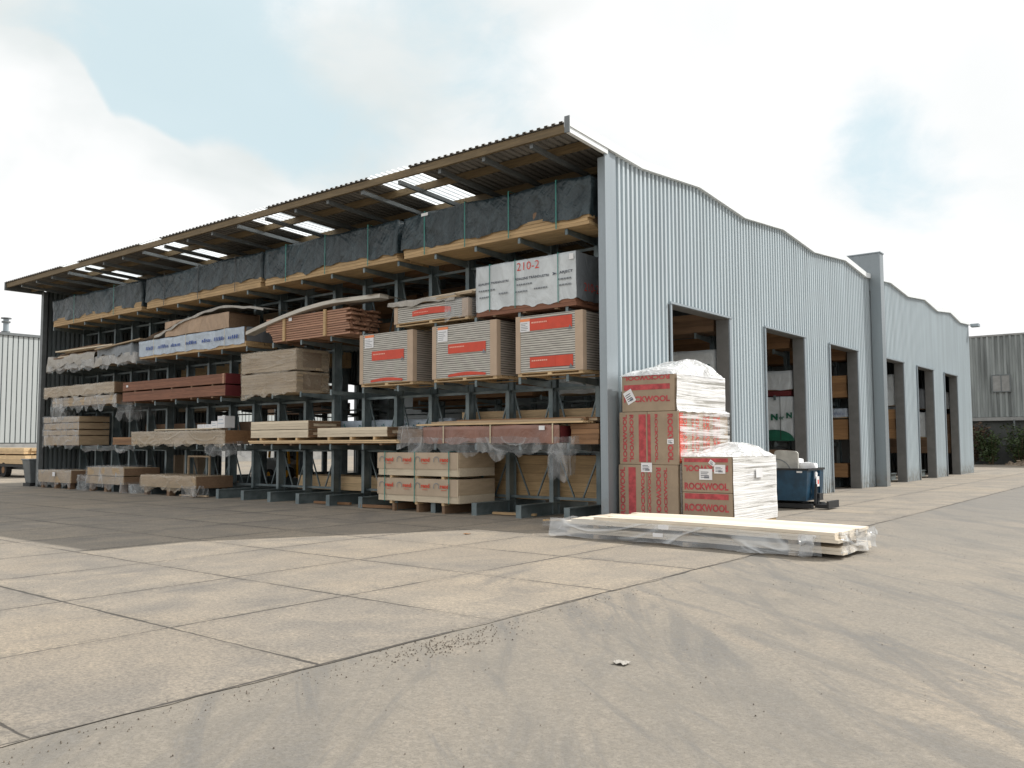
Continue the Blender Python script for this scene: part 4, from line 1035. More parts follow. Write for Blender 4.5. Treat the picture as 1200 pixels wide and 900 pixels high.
# doorway two -> row three
y = 10.95
t, w_ = inpack('large white pack with green letters and green band, in the doorway behind the blue skip', -4.6, -.40, y, 1.62, 2.95, 'brown', 'whitewrap')
text('lettering', 'ter', M['greenink'], w_, (-1.42, y - .03, 2.26), FX_, FZ_, .26, .09, .006, None, .03); text('lettering', 'N', M['greenink'], w_, (-1.08, y - .03, 2.24), FX_, FZ_, .22, .20, .006, None, .06); text('lettering', 'or', M['greenink'], w_, (-.82, y - .03, 2.26), FX_, FZ_, .16, .09, .006, None, .03); text('lettering', 'N', M['greenink'], w_, (-.60, y - .03, 2.30), FX_, FZ_, .18, .17, .006, None, .06)
arcs(w_, -.98, y - .036, 1.62, .62, .34); straps(t, (-.78,), y - .03, y + 1, 1.66, 2.96, 'strapk', .008)
inpack('plain white pack above the green lettered pack in the doorway behind the blue skip', -4.6, -.42, y, 3.15, 3.74, 'brown', 'whitewrap')
inpack('dark timber pack resting between the two white packs in the doorway behind the blue skip', -4.6, -.45, y, 2.98, 3.13, 'darkred')
inpack('brown timber pack high up in the doorway behind the blue skip', -4.6, -.45, y, 4.42, 4.95, 'brown')
inpack('dark timber standing low on the floor in the doorway behind the blue skip', -4.6, -.6, y, .3, 1.35, 'endgrain')
# doorway three -> row four
y = 15.98
inpack('orange brown timber pack at the top of the doorway just before the fire wall', -4, -.40, y, 4.42, 4.85, 'brown', nl=3)
inpack('orange brown timber pack on the third level in the doorway just before the fire wall', -4, -.40, y, 3.12, 3.88, 'doorwood', nl=3)
t, w_ = inpack('pale wrapped pack with blue print in the doorway just before the fire wall', -4, -.40, y, 2.40, 2.74, 'tan', 'bluewrap')
m = MB()
for k in range(9): m.bar((-.95 + .055 * k, y - .034, 2.50), (-.93 + .055 * k, y - .034, 2.58 + .05 * (k % 3 == 0)), .002, .024, (0, 1, 0))
m.build('blue_print', M['blueink'], w_)
inpack('orange brown timber pack on the second level in the doorway just before the fire wall', -4, -.40, y, 1.66, 2.36, 'doorwood', nl=2)
inpack('orange brown timber pack on the floor in the doorway just before the fire wall', -4, -.45, y, .36, .84, 'doorwood', nl=2)
# beyond the fire wall
y = 21.75
inpack('white wrapped pack high in the first doorway past the fire wall', -4, -.36, y, 3.0, 4.25, 'tan', 'whitewrap')
inpack('orange brown timber pack in the first doorway past the fire wall', -4, -.36, y, 1.7, 2.86, 'doorwood', nl=3)
y = 26.5
inpack('white wrapped pack low in the second doorway past the fire wall', -4, -.36, y, 1.75, 2.86, 'tan', 'whitewrap')
inpack('dark wrapped pack high in the second doorway past the fire wall', -4, -.36, y, 3.0, 3.9, 'endgrain', 'greywrap')
y = 31.3
inpack('white wrapped pack in the last doorway at the far end of the shed', -4, -.40, y, 3.15, 3.95, 'tan', 'whitewrap')
inpack('dark timber stack in the last doorway at the far end of the shed', -4, -.40, y, 1.0, 2.9, 'endgrain', nl=6)
GI = 'dim timber packs filling the inner racks'
for yy, rows in ((5.8, LV), (10.97, LV)):
    for z in rows:
        x = -6.3
        while x > -22:
            l = random.uniform(4.2, 5.4)
            if random.random() < .72: inpack('dim long timber pack lying on an inner rack, half hidden behind the front racking', x - l, x, yy, z + .03, z + random.uniform(.4, .8), random.choice(('brown', 'endgrain', 'tan', 'yellow')), None, 1.0, 'timber pack', 'inner_timber_pack', GI, 2)
            x -= l + .3

# ------------------------------------------------------------------ forklift inside
FX0, FY0 = -22.6, 9.35
t = thing('forklift', 'yellow and grey forklift standing deep inside the shed, glimpsed between the rack uprights', 'forklift', (FX0, FY0, 0))
m = MB(); m.hexa([(FX0 - 1.0, FY0 - .5, .28), (FX0 + .9, FY0 - .5, .28), (FX0 + .9, FY0 + .5, .28), (FX0 - 1.0, FY0 + .5, .28), (FX0 - 1.0, FY0 - .5, .98), (FX0 + .7, FY0 - .5, .72), (FX0 + .7, FY0 + .5, .72), (FX0 - 1.0, FY0 + .5, .98)])
m.build('body', M['grey'], t, bevel=.05)
m = MB(); 
for s in (-.47, .47):
    m.bar((FX0 + .62, FY0 + s, .72), (FX0 + .35, FY0 + s, 2.05), .08); m.bar((FX0 - .85, FY0 + s, .98), (FX0 - .7, FY0 + s, 2.05), .08); m.bar((FX0 - .72, FY0 + s, 2.08), (FX0 + .37, FY0 + s, 2.08), .08)
for k in range(5): m.bar((FX0 - .6 + .22 * k, FY0 - .45, 2.09), (FX0 - .6 + .22 * k, FY0 + .45, 2.09), .04)
m.build('overhead_guard', M['yel'], t)
m = MB()
for s in (-.3, .3): m.bar((FX0 + 1.0, FY0 + s, .1), (FX0 + 1.0, FY0 + s, 2.2), .11, .14)
for z in (.4, 1.3, 2.15): m.bar((FX0 + 1.0, FY0 - .3, z), (FX0 + 1.0, FY0 + .3, z), .08)
m.build('mast', M['yel'], t)
for s in (-.25, .25): MB().box(FX0 + 1.08, FX0 + 2.1, FY0 + s - .06, FY0 + s + .06, .12, .17).box(FX0 + 1.08, FX0 + 1.13, FY0 + s - .06, FY0 + s + .06, .171, .7).build('fork', M['black'], t)
MB().box(FX0 - .55, FX0 - .05, FY0 - .25, FY0 + .25, .94, 1.06).box(FX0 - .62, FX0 - .5, FY0 - .25, FY0 + .25, 1.061, 1.5).build('seat', M['black'], t, bevel=.03)
for (xx, r_) in ((.62, .30), (-.68, .24)):
    for s in (-.52, .52):
        wh = MB().tube([(FX0 + xx, FY0 + s - .1, r_), (FX0 + xx, FY0 + s + .1, r_)], r_, 18).build('wheel', M['rubber'], t)
        MB().tube([(FX0 + xx, FY0 + s - .105, r_), (FX0 + xx, FY0 + s + .105, r_)], r_ * .5, 12).build('hub', M['yel'], wh)

# ------------------------------------------------------------------ wrapped insulation stacks
def prints(parent, x0, x1, y, z0, z1, rows, vert=False, s='ROCKWOOL', m='redprint'):
    """rows: (a, b, kind) with kind T text, U upside-down text, B bar; horizontal, or vertical columns when vert"""
    for (a, b, k) in rows:
        if not vert:
            za = z0 + (z1 - z0) * a; zb = z0 + (z1 - z0) * b; xa = x0 + .05; xb = x1 - .07
            if k == 'B': MB().box(xa, xb, y - .004, y - .0025, za, zb).build('red_bar', M[m], parent)
            elif k == 'T': text('lettering', s, M[m], parent, (xa, y, za), FX_, FZ_, xb - xa, zb - za, .004, None, .045)
            else: text('lettering', s, M[m], parent, (xb, y, zb), (-1, 0, 0), (0, 0, -1), xb - xa, zb - za, .004, None, .045)
        else:
            xa = x0 + (x1 - x0) * a; xb = x0 + (x1 - x0) * b; za = z0 + .05; zb = z1 - .05
            if k == 'B': MB().box(xa, xb, y - .004, y - .0025, za, zb).build('red_bar', M[m], parent)
            elif k == 'T': text('lettering', s, M[m], parent, (xa, y, zb), (0, 0, -1), (1, 0, 0), zb - za, xb - xa, .004, None, .045)
            else: text('lettering', s, M[m], parent, (xb, y, za), (0, 0, 1), (-1, 0, 0), zb - za, xb - xa, .004, None, .045)
def sticker(parent, x0, x1, y, z0, z1, rot=0):
    c = V(((x0 + x1) / 2, y, (z0 + z1) / 2)); a = (x1 - x0) / 2; b = (z1 - z0) / 2
    P = lambda u, v, d: (c.x + u * math.cos(rot) - v * math.sin(rot), y - d, c.z + u * math.sin(rot) + v * math.cos(rot))
    q = MB().hexa([P(-a, -b, .006), P(a, -b, .006), P(a, -b, .003), P(-a, -b, .003), P(-a, b, .006), P(a, b, .006), P(a, b, .003), P(-a, b, .003)]).build('sticker', M['paper'], parent)
    m = MB()
    for k in range(4):
        v = -b + 2 * b * (.2 + .16 * k); u1 = random.uniform(.1, .7) * a
        m.quad(P(-a * .75, v, .007), P(u1, v, .007), P(u1, v + b * .12, .007), P(-a * .75, v + b * .12, .007))
    for k in range(6):
        u = a * (-.2 + .13 * k); m.quad(P(u, -b * .75, .0075), P(u + a * .07, -b * .75, .0075), P(u + a * .07, -b * .3, .0075), P(u, -b * .3, .0075))
    m.build('small_print', M['ink'], q)
RYF, RYB = .24, 2.42
t = thing('insulation_stack', 'tall stack of cardboard insulation packs in white stretch film against the shed corner', 'insulation stack', (.75, 1.3, 0))
pallet(t, .12, 1.40, RYF + .03, RYB - .03, .0, .12)
# lower tier, middle tier (two packs on end each), top pack
for (xa, xb, za, zb, rows) in [(.10, .735, .122, 1.16, [(.06, .24, 'U'), (.36, .62, 'B'), (.80, .93, 'U')]), (.74, 1.41, .122, 1.16, [(.03, .13, 'U'), (.30, .46, 'T'), (.55, .66, 'U')]),
                               (.13, .765, 1.164, 2.19, [(.13, .28, 'U'), (.37, .52, 'T'), (.70, .95, 'B')]), (.77, 1.43, 1.164, 2.19, [(.0, .10, 'B'), (.24, .34, 'T'), (.66, .84, 'T')])]:
    b = MB().box(xa, xb, RYF, RYB, za, zb).build('insulation_pack', M['card'], t, bevel=.012)
    prints(b, xa, xb, RYF, za, zb, rows, True)
b = MB().box(.20, 1.36, RYF - .0, RYB - .1, 2.195, 2.90).build('insulation_pack', M['card'], t, bevel=.012)
prints(b, .20, 1.34, RYF, 2.195, 2.90, [(.87, 1.0, 'U'), (.60, .75, 'B'), (.26, .43, 'T')])
sticker(b, .28, .48, RYF - .004, 2.36, 2.62, R(28))
b0 = t
sticker(t, .62, .86, RYF - .004, 1.02, 1.20); sticker(t, 1.20, 1.34, RYF - .006, 1.56, 1.66)
# print on the side under the film
X = 1.431
for k, (ya, wd) in enumerate([(.10, .16), (.36, .17), (.64, .10), (.86, .16), (1.12, .10), (1.32, .18), (1.60, .12), (1.80, .17)]):
    yy = RYF + ya
    if k == 0: MB().box(X + .002, X + .004, yy - .06, yy + .10, 1.2, 2.16).build('red_bar', M['redlabel'], t)
    else: text('lettering', 'ROCKWOOL', M['redlabel'], t, (X, yy, 1.22), (0, 0, 1), (0, -1, 0), .92, wd * .9, .004, None, .05)
sh = MB(); shell(sh, .12, 1.46, RYF + .02, RYB + .02, 1.17, 2.2, 'R', .012, 1.8, 4, .06); sh.build('stretch_film', M['filmmid'], t, smooth=True)
sh = MB(); shell(sh, .08, 1.45, RYF + .02, RYB + .02, .12, 1.17, 'RB', .014, 1.8, 4, .07); sh.build('stretch_film', M['filmwhite'], t, smooth=True)
sh = MB(); shell(sh, .18, 1.40, RYF + .01, RYB - .04, 2.17, 2.92, 'RB', .016, 1.9, 9, .06); sh.build('stretch_film', M['filmwhite'], t, smooth=True)
def dome(x0, x1, y0, y1, z, hf, hb, seed, px=.5):
    def P(u, v):
        e = max(0, 1 - abs(2 * u - 1) ** 5) ** .5 * max(0, 1 - abs(2 * v - 1) ** 6) ** .5
        lump = .10 * noise.noise(V((u * 3.3, v * 3.3, seed))) + .05 * noise.noise(V((u * 8, v * 8, seed)))
        h = hf + hb * math.exp(-((v - .62) / .30) ** 2) * (.75 + .25 * math.sin(math.pi * u)) + hf * .5 * math.exp(-((v - .08) / .10) ** 2) + lump * (hb + .15)
        p = V((x0 + (x1 - x0) * u, y0 + (y1 - y0) * v, z + e * h)); q = wob(p, .045 * e, 2.2, seed); q.z += .02 * e * noise.noise(p * 9)
        return p + q
    return P
MBd = MB().grid(dome(.16, 1.415, RYF - .02, RYB - .02, 2.90, .09, .30, 3.3), 26, 40); MBd.build('bunched_film', M['filmtop'], t, smooth=True)
# strip of film ledge between tiers
sh = MB(); sh.grid(lambda u, v: V((1.40 + .06 * v, RYF + .02 + (RYB - RYF) * u, 2.24 - .06 * v)) + wob((u * 4, v, 2), .03, 2, 1), 30, 3); sh.build('stretch_film', M['filmtop'], t, smooth=True)

t = thing('insulation_stack', 'low stack of two cardboard insulation packs in stretch film, in front of the blue skip', 'insulation stack', (1.95, 1.25, 0))
LX0, LX1, LYB = 1.50, 2.50, 2.24
pallet(t, LX0, LX1, RYF, LYB, 0, .12)
b = MB().box(LX0, LX1, RYF - .01, LYB - .01, .122, .66).build('insulation_pack', M['card'], t, bevel=.015); prints(b, LX0, LX1, RYF - .01, .122, .66, [(.78, .97, 'B'), (.36, .62, 'T')])
b = MB().box(LX0, LX1, RYF - .01, LYB - .01, .664, 1.33).build('insulation_pack', M['card'], t, bevel=.015); prints(b, LX0, LX1, RYF - .01, .664, 1.33, [(.84, .95, 'B'), (.58, .76, 'U'), (.07, .27, 'T')])
sticker(t, 1.86, 2.12, RYF - .016, .90, 1.10); sticker(t, 2.16, 2.38, RYF - .016, 1.02, 1.18); sticker(t, 2.06, 2.18, RYF - .02, 1.17, 1.25, R(-35))
sh = MB(); shell(sh, LX0 - .0, LX1 + .02, RYF - .0, LYB + .01, .10, 1.33, 'RB', .016, 1.9, 21, .06); sh.build('stretch_film', M['filmwhite'], t, smooth=True)
MB().grid(dome(LX0 - .02, LX1 + .03, RYF - .02, LYB + .02, 1.325, .05, .20, 8.8), 24, 36).build('bunched_film', M['filmtop'], t, smooth=True)
MB().box(LX1 + .045, LX1 + .05, 1.2, 1.5, .92, 1.1).build('sticker', M['paper'], t)

# ------------------------------------------------------------------ boards on the ground in front
def pk(x, y, z): # slightly skewed local frame
    a = R(-3.0); return V((2.95 + x * math.cos(a) - y * math.sin(a), -1.80 + x * math.sin(a) + y * math.cos(a), z))
t = thing('ground_timber_pack', 'long pale timber pack in torn clear film lying before the insulation stacks', 'timber pack', (2.95, -1.8, 0))
def fan(mb, x0, x1, y0, y1, z0, z1, n, jx, sag):
    for j in range(n):
        ya = y0 + (y1 - y0) * j / n; yb = y0 + (y1 - y0) * (j + 1) / n - .006; a = x0 + random.uniform(-jx, jx); b = x1 + random.uniform(-.03, .03); N = 8
        for i in range(N):
            p = a + (b - a) * i / N; q = a + (b - a) * (i + 1) / N
            s0 = sag * (2 * i / N - 1) ** 2 ; s1 = sag * (2 * (i + 1) / N - 1) ** 2
            mb.hexa([pk(p, ya, z0 - s0), pk(q, ya, z0 - s1), pk(q, yb, z0 - s1), pk(p, yb, z0 - s0), pk(p, ya, z1 - s0), pk(q, ya, z1 - s1), pk(q, yb, z1 - s1), pk(p, yb, z1 - s0)])
    return mb
for (z0, z1, x0, x1, y0, y1, n) in ((.07, .115, -2.35, 2.38, -.55, .62, 7), (.118, .163, -2.3, 2.36, -.55, .62, 7), (.235, .28, -2.35, 2.36, -.66, .62, 8), (.283, .325, -2.2, 2.34, -.66, .60, 8), (.328, .372, -1.6, 2.35, -.64, .60, 8)):
    fan(MB(), x0, x1, y0, y1, z0, z1, n, .12 if z0 > .3 else .04, .015).build('boards', M['palest'], t, merge=True)
for x in (-1.7, 0, 1.7):
    for (a, b) in ((.0, .055), (.165, .222)):
        p8 = [pk(x + dx, dy, zz) for zz in (a, b) for (dx, dy) in ((-.05, -.6), (.05, -.6), (.05, .62), (-.05, .62))]; MB().hexa(p8).build('bearer', M['tan'], t)
def ffront(u, v):
    x = -2.6 + 4.75 * u; z = .30 * (1 - v) + .015; p = pk(x, -.70 - .05 * v - .05 * math.sin(u * 17) * v, z - .0); return p + wob(p, .05, 2.1, 6) * (.4 + .6 * v)
def fz(p): p.z = max(p.z, .008); return p
MB().grid(lambda u, v: fz(ffront(u, v)), 60, 8).build('film', M['filmwood'], t, smooth=True)
def ftail(u, v):       # gathered film at the left end
    a = 2 * math.pi * v; r_ = (.34 - .22 * u) * (.75 + .35 * noise.noise(V((u * 3, v * 5, 1)))); x = -2.25 - 1.15 * u
    p = pk(x, -.10 + .25 * u + 1.7 * r_ * math.cos(a), .03 + r_ * .55 + r_ * .55 * math.sin(a)); return fz(p + wob(p, .05, 2.6, 2))
MB().grid(ftail, 18, 24).build('film', M['film'], t, smooth=True)
MB().bar(pk(-2.2, .2, .24), pk(-3.4, .12, .16), .12, .03).build('boards', M['yellow'], t)
def fknot(u, v):
    a = 2 * math.pi * v; r_ = .10 + .05 * noise.noise(V((u * 4, v * 4, 3))); p = pk(1.95 + .10 * math.sin(u * 3) + r_ * math.cos(a) * 1.2, -.78 + r_ * math.sin(a) * .7 - .10 * u, .34 - .33 * u); return fz(p + wob(p, .07, 3.0, 5))
MB().grid(fknot, 12, 16).build('film', M['film'], t, smooth=True)
MB().grid(lambda u, v: fz(pk(2.40 + .03 * math.sin(u * 20), -.62 + 1.25 * u, .36 - .30 * v) + wob((u * 3, v, 0), .05, 2, 4)), 20, 6).build('film', M['filmwood'], t, smooth=True)
for (x, z) in ((-.28, .285), (-.38, .16)):
    p8 = [pk(x + dx, dy, zz) for zz in (z - .03, z + .03) for (dx, dy) in ((-.09, -.785), (.09, -.785), (.09, -.78), (-.09, -.78))]; MB().hexa(p8).build('paper_label', M['paper'], t)

# ------------------------------------------------------------------ blue tipping skip
SX0, SX1, SY0, SY1 = .35, 1.88, 5.72, 6.85
t = thing('tipping_skip', 'dark blue steel tipping skip with fork pockets and white waste inside, by the second doorway', 'skip', (1.1, 6.3, 0))
m = MB(); o8 = [(SX0 + .22, SY0 + .02, .20), (SX1 - .05, SY0 + .02, .20), (SX1 - .05, SY1 - .02, .20), (SX0 + .22, SY1 - .02, .20), (SX0, SY0, .93), (SX1, SY0, .93), (SX1, SY1, .93), (SX0, SY1, .93)]
n0 = len(m.v); m.v += o8; m.f += [(3, 2, 1, 0), (0, 1, 5, 4), (1, 2, 6, 5), (2, 3, 7, 6), (3, 0, 4, 7)]
bd = m.build('body', M['blue'], t, solid=.012)
rm = MB(); 
for (a, b) in (((SX0, SY0), (SX1, SY0)), ((SX1, SY0), (SX1, SY1)), ((SX1, SY1), (SX0, SY1)), ((SX0, SY1), (SX0, SY0))): rm.bar((*a, .94), (*b, .94), .05, .045)
rm.build('rim', M['black'], bd)
for y in (SY0 + .35, SY1 - .35): MB().bar((SX1 + .0, y, .24), (SX1 + .012, y, .9), .05, .04, (0, 1, 0)).build('rib', M['blue'], bd)
m = MB(); m.box(SX0 + .1, SX1 + .05, SY0 + .08, SY0 + .22, .03, .13); m.box(SX0 + .1, SX1 + .05, SY1 - .22, SY1 - .08, .03, .13); m.box(SX0 + .15, SX0 + .25, SY0 + .221, SY1 - .221, .03, .12); m.box(SX1 - .4, SX1 - .3, SY0 + .221, SY1 - .221, .03, .12)
m.box(SX1 + .051, SX1 + .36, SY0 + .30, SY0 + .44, .03, .12); m.box(SX1 + .051, SX1 + .36, SY1 - .44, SY1 - .30, .03, .12); m.box(SX1 + .361, SX1 + .41, SY0 + .2, SY1 - .2, .03, .2)
m.build('fork_frame', M['black'], t)
m = MB(); m.bar((SX1 + .06, SY0 + .30, .13), (SX1 + .05, SY0 + .42, .58), .05, .05); m.bar((SX1 + .06, SY0 + .42, .13), (SX1 + .06, SY0 + .62, .33), .07, .07); m.box(SX1 + .02, SX1 + .1, SY0 + .5, SY0 + .75, .2, .36); m.build('release_lever', M['black'], t)
MB().box(SX1 - .002, SX1 + .018, SY0 + .56, SY0 + .76, .52, .76).build('sign_plate', M['paper'], t); MB().box(SX1 + .019, SX1 + .021, SY0 + .62, SY0 + .70, .58, .68).build('sign_mark', M['redink'], t)
MB().box(SX1 - .25, SX1 - .12, SY0 - .012, SY0 - .002, .86, .90).build('sticker', M['paper'], t)
t = thing('waste_board', 'rounded grey board with a curved groove leaning up out of the blue skip', 'board', (1.2, 6.1, .9))
N = 6; pts = [(.98, .75), (1.56, .75)] + [(1.56 - .10 + .10 * math.cos(a), 1.30 + .07 * math.sin(a)) for a in [math.pi / 2 * k / N for k in range(N + 1)]] + [(1.08 + .10 * math.cos(a), 1.32 + .07 * math.sin(a)) for a in [math.pi / 2 + math.pi / 2 * k / N for k in range(N + 1)]]
m = MB(); k = len(pts); m.v = [(x, 6.0, z) for x, z in pts] + [(x, 6.06, z) for x, z in pts]; m.f = [tuple(range(k)), tuple(range(2 * k - 1, k - 1, -1))] + [(i, (i + 1) % k, k + (i + 1) % k, k + i) for i in range(k)]
m.build('panel', M['board'], t)
m = MB()
for i in range(14):
    a = math.pi * .06 + math.pi * .44 * i / 14; b = math.pi * .06 + math.pi * .44 * (i + 1) / 14
    P = lambda a, r_: (1.02 + r_ * math.cos(a), 5.996, .80 + r_ * math.sin(a)); m.quad(P(a, .36), P(b, .36), P(b, .385), P(a, .385))
m.build('groove', M['grey'], t)
t = thing('waste_foam', 'white foam and paper waste heaped in the blue skip behind the grey board', 'waste', (1.0, 6.3, .8))
for (x, y, z, s) in ((.75, 6.1, .92, .28), (.55, 6.4, .9, .25), (1.68, 6.35, .93, .17), (1.2, 6.4, .98, .28)):
    c = MB(); shell(c, x - s, x + s, y - s * .7, y + s * .7, z - .2, z + .16, 'FBLRT', .05, 3, x, .08); c.build('foam_piece', M['paper'], t, smooth=True)

# ------------------------------------------------------------------ left background: hall, trailer, steel box
t = thing('pale_hall', 'pale grey ribbed metal hall with a thin roof flue, far left behind the shed', 'building', (-65, 15, 0))
m = MB()
y = -14.0
while y < 44:
    m.box(-60.06, -60.0, y, y + .28, 1.75, 9.72); y += .36
m.build('ribs', M['hallw'], t)
MB().box(-80, -60.07, -14, 44, 1.7, 9.7).build('wall', M['hallrib'], t)
MB().box(-80, -59.95, -14, 44, 0, 1.68).build('plinth', M['conc'], t)
MB().box(-80.1, -59.9, -14.1, 44.1, 9.73, 9.92).build('roof_edge', M['rafter'], t)
MB().box(-59.99, -59.9, 8.6, 11.2, 0, 5.0).build('door', M['conc'], t)
fl = MB().tube([(-60.8, 12.0, 9.9), (-60.8, 12.0, 11.0)], .19, 12).build('flue', M['trim'], t)
MB().tube([(-60.8, 12.0, 10.75), (-60.8, 12.0, 10.86)], .30, 12).tube([(-60.8, 12.0, 11.05), (-60.8, 12.0, 11.12)], .36, 12).tube([(-60.8, 12.0, 9.93), (-60.8, 12.0, 10.1)], .30, 12).build('flue_cap', M['rafter'], fl)
t = thing('flatbed_trailer', 'low flatbed trailer carrying timber at the far left beyond the shed', 'trailer', (-40, 4, 0))
MB().box(-48, -34.9, 3.2, 5.2, .52, .64).build('bed', M['black'], t)
MB().box(-48, -35.2, 3.6, 3.75, .38, .519).box(-48, -35.2, 4.65, 4.8, .38, .519).build('chassis', M['rafter'], t)
for x in (-37.4, -38.6, -45.5):
    for y in (3.25, 4.85):
        wh = MB().tube([(x, y, .36), (x, y + .26, .36)], .36, 20).build('wheel', M['rubber'], t); MB().tube([(x, y - .01, .36), (x, y + .27, .36)], .17, 14).build('hub', M['brown'], wh)
t = thing('timber_stack', 'bright yellow sawn timber stack on the flatbed trailer at the far left', 'timber stack', (-40, 4, .64))
boards(MB(), -47.8, -35.0, 3.25, 5.15, .66, 1.08, 2, 6, .1).build('lower_layer', M['pine'], t); boards(MB(), -47.8, -35.0, 3.25, 5.15, 1.14, 1.44, 2, 6, .1).build('upper_layer', M['pine'], t)
for x in (-46, -43, -40, -37.2): MB().box(x - .05, x + .05, 3.25, 5.15, 1.081, 1.139).build('bearer', M['brown'], t)
t = thing('steel_bin', 'small grey steel bin with a dark base standing beside the far left post', 'bin', (-26.4, .2, 0))
MB().hexa([(-26.62, -.05, .12), (-26.16, -.05, .12), (-26.16, .45, .12), (-26.62, .45, .12), (-26.75, -.15, 1.0), (-26.06, -.15, 1.0), (-26.06, .55, 1.0), (-26.75, .55, 1.0)]).build('body', M['rafter'], t, bevel=.02)
MB().box(-26.78, -26.03, -.18, .58, 1.002, 1.05).build('rim', M['grey'], t); MB().box(-26.7, -26.1, -.1, .5, 0, .118).build('base', M['black'], t)

# ------------------------------------------------------------------ right background: old shed, weeds
t = thing('old_shed', 'weathered grey fibre cement shed with a small hatch, at the far right', 'building', (5, 53, 0))
OY = 52.0
m = MB(); xs = -22.0; N = 220
for k in range(N):
    for (a, b) in ((0, .3), (.3, .5), (.5, .8), (.8, 1)):
        fa = lambda p: .11 * (1 if p < .31 else 0 if .49 < p < .81 else (1 if p >= .99 else .0))
        x0 = xs + (k + a) * .34; x1 = xs + (k + b) * .34
        m.quad((x0, OY - fa(a), 3.2), (x1, OY - fa(b), 3.2), (x1, OY - fa(b), 8.7), (x0, OY - fa(a), 8.7))
m.build('cladding', M['fibre'], t, merge=True)
MB().box(xs, xs + 74.8, OY - .12, OY + 12, 8.71, 8.83).build('roof_edge', M['conc'], t)
MB().box(xs, xs + 74.8, OY - .22, OY - .02, 2.95, 3.18).build('ledge', M['conc'], t)
MB().box(xs, xs + 74.8, OY + .15, OY + .4, 0, 2.94).build('base_wall', M['darkgap'], t)
MB().box(1.0, 9.0, OY - .1, OY + .14, 0, 2.94).build('block_wall', M['conc'], t)
MB().box(xs, xs + 74.8, OY + .5, OY + 12, 0, 8.7).build('rear_walls', M['fibre'], t)
h = MB().box(-1.98, -.98, OY - .16, OY - .075, 4.95, 6.0).build('hatch', M['conc'], t)
MB().box(-2.05, -1.98, OY - .18, OY - .074, 4.88, 6.07).box(-.98, -.91, OY - .18, OY - .074, 4.88, 6.07).box(-1.979, -.981, OY - .18, OY - .074, 6.0, 6.07).box(-1.979, -.981, OY - .18, OY - .074, 4.88, 4.95).box(-1.51, -1.45, OY - .18, OY - .161, 4.95, 6.0).build('hatch_frame', M['rafter'], h)
for (x, lab) in ((-.75, 'thin grey steel post standing among the weeds before the old shed'),):
    q = thing('steel_post', lab, 'post', (x, OY - .5, 0)); MB().tube([(x, OY - .5, 0), (x, OY - .5, 3.0)], .06, 8).build('pole', M['rafter'], q); MB().bar((x - 3.2, OY - .5, 1.75), (x, OY - .5, 1.35), .05).build('rail', M['rafter'], q); MB().bar((x - 2.6, OY - .5, .6), (x, OY - .5, 1.6), .04).build('brace', M['rafter'], q)
def weed(x, y, r_, h, n, mat, lab, name='weed_bush'):
    q = thing(name, lab, 'bush', (x, y, 0), 'weeds growing in front of the old shed')
    s = MB(); L = MB(); rnd = random.Random(int(x * 100) + 7)
    for k in range(14):
        a = rnd.uniform(0, 6.28); d = r_ * rnd.uniform(.2, 1); hh = h * rnd.uniform(.5, 1)
        pts = [V((x + .15 * d * math.cos(a), y + .15 * d * math.sin(a), 0)), V((x + .6 * d * math.cos(a), y + .6 * d * math.sin(a), hh * .6)), V((x + d * math.cos(a), y + d * math.sin(a), hh))]
        s.tube(pts, [.025, .016, .006], 5)
        for i in range(n // 14):
            f = rnd.uniform(.15, 1); p = pts[0].lerp(pts[1], f * 2) if f < .5 else pts[1].lerp(pts[2], f * 2 - 1)
            p = p + V((rnd.gauss(0, .16), rnd.gauss(0, .16), rnd.gauss(0, .10))); p.z = max(.03, p.z)
            d1 = V((rnd.uniform(-1, 1), rnd.uniform(-1, 1), rnd.uniform(-.6, .6))).normalized(); d2 = d1.cross(V((rnd.uniform(-1, 1), rnd.uniform(-1, 1), rnd.uniform(-1, 1)))).normalized(); sz = rnd.uniform(.06, .14)
            L.quad(p - d1 * sz, p + d2 * sz * .5, p + d1 * sz, p - d2 * sz * .5)
    s.build('stems', M['stem'], q); L.build('leaves', mat, q)
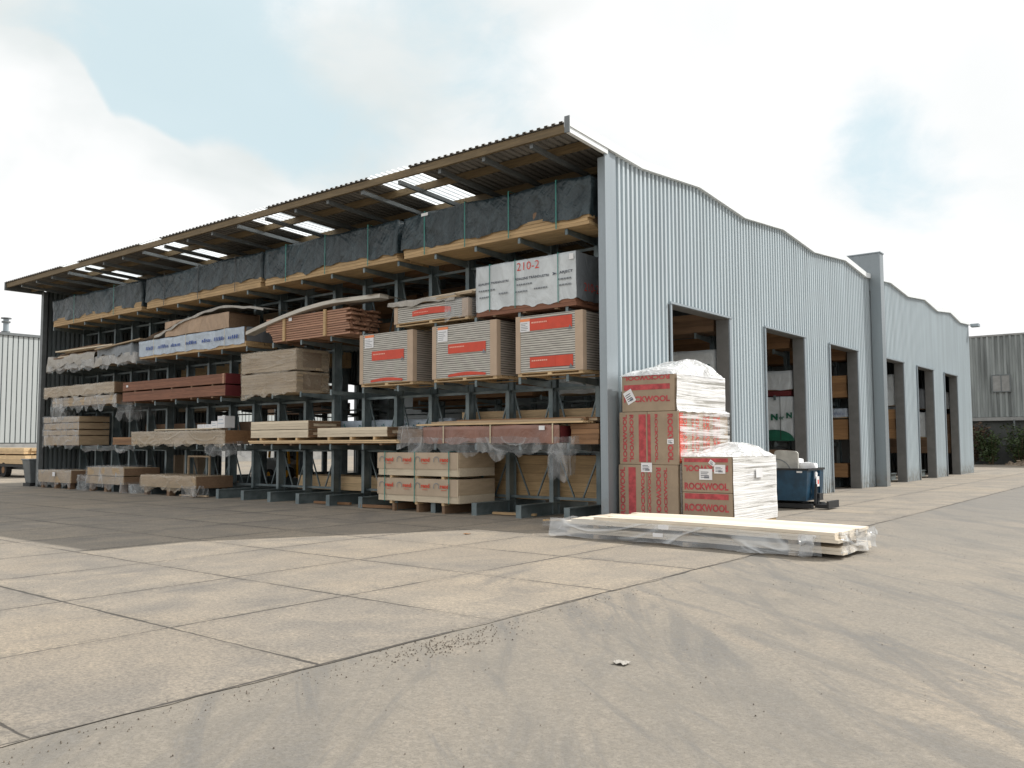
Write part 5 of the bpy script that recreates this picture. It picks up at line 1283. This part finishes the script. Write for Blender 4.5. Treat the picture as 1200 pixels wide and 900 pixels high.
weed(-3.3, OY - 1.0, 1.1, 2.9, 1200, M['leafr'], 'rusty brown tall weeds right beside the shed end')
weed(-2.0, OY - 1.4, 1.1, 2.5, 1200, M['leaf'], 'green leafy weeds left of the thin steel post')
weed(-.4, OY - 1.1, 1.2, 2.9, 1200, M['leaf'], 'tallest green weeds growing round the thin steel post')
weed(.9, OY - 1.5, .9, 1.7, 1200, M['leaf'], 'small green weed clump on the rubble at the right edge')
weed(-5.4, OY - 1.0, 1.1, 2.4, 800, M['leafr'], 'brown weeds mostly hidden behind the shed end')
q = MB(); rnd = random.Random(5)
q.grid(lambda u, v: (1.2 + 4.6 * (u - .5), OY - 2.2 + 2.4 * (v - .5), -.02 + .45 * max(0, 1 - (2 * u - 1) ** 2) * max(0, 1 - (2 * v - 1) ** 2) * (.8 + .5 * noise.noise(V((u * 6, v * 6, 2))))), 30, 20)
for k in range(420):
    a = rnd.uniform(0, 6.28); d = abs(rnd.gauss(0, .55)); x = 1.2 + 1.9 * d * math.cos(a); y = OY - 2.2 + .9 * d * math.sin(a); z = max(.0, .6 * (1 - d * .85)) * rnd.uniform(.6, 1); s_ = rnd.uniform(.06, .22)
    v1 = V((rnd.uniform(-1, 1), rnd.uniform(-1, 1), rnd.uniform(-.4, .4))).normalized() * s_; q.bar(V((x, y, z)) - v1, V((x, y, z)) + v1, s_ * rnd.uniform(.4, 1), s_ * rnd.uniform(.4, .9))
tag(q.build('rubble_heap', M['dirt']), 'low brown rubble heap at the foot of the weeds, right edge', 'rubble', kind='stuff')
# scraps on the yard
for (x, y, lab) in ((5.86, -9.05, 'crumpled white paper scrap on the dusty yard near the slab joint'), (-.95, -3.1, 'thin dark scrap of wood lying on the concrete near the shadow of the boards')):
    c = MB().grid(lambda u, v: V((x + .11 * (u - .5), y + .09 * (v - .5), .012)) + V((0, 0, .016 * noise.noise(V((u * 4, v * 4, x))))), 6, 6).build('paper_scrap' if x > 0 else 'wood_scrap', M['dullwrap'] if x > 0 else M['brown'], None, smooth=True)
    tag(c, lab, 'scrap')
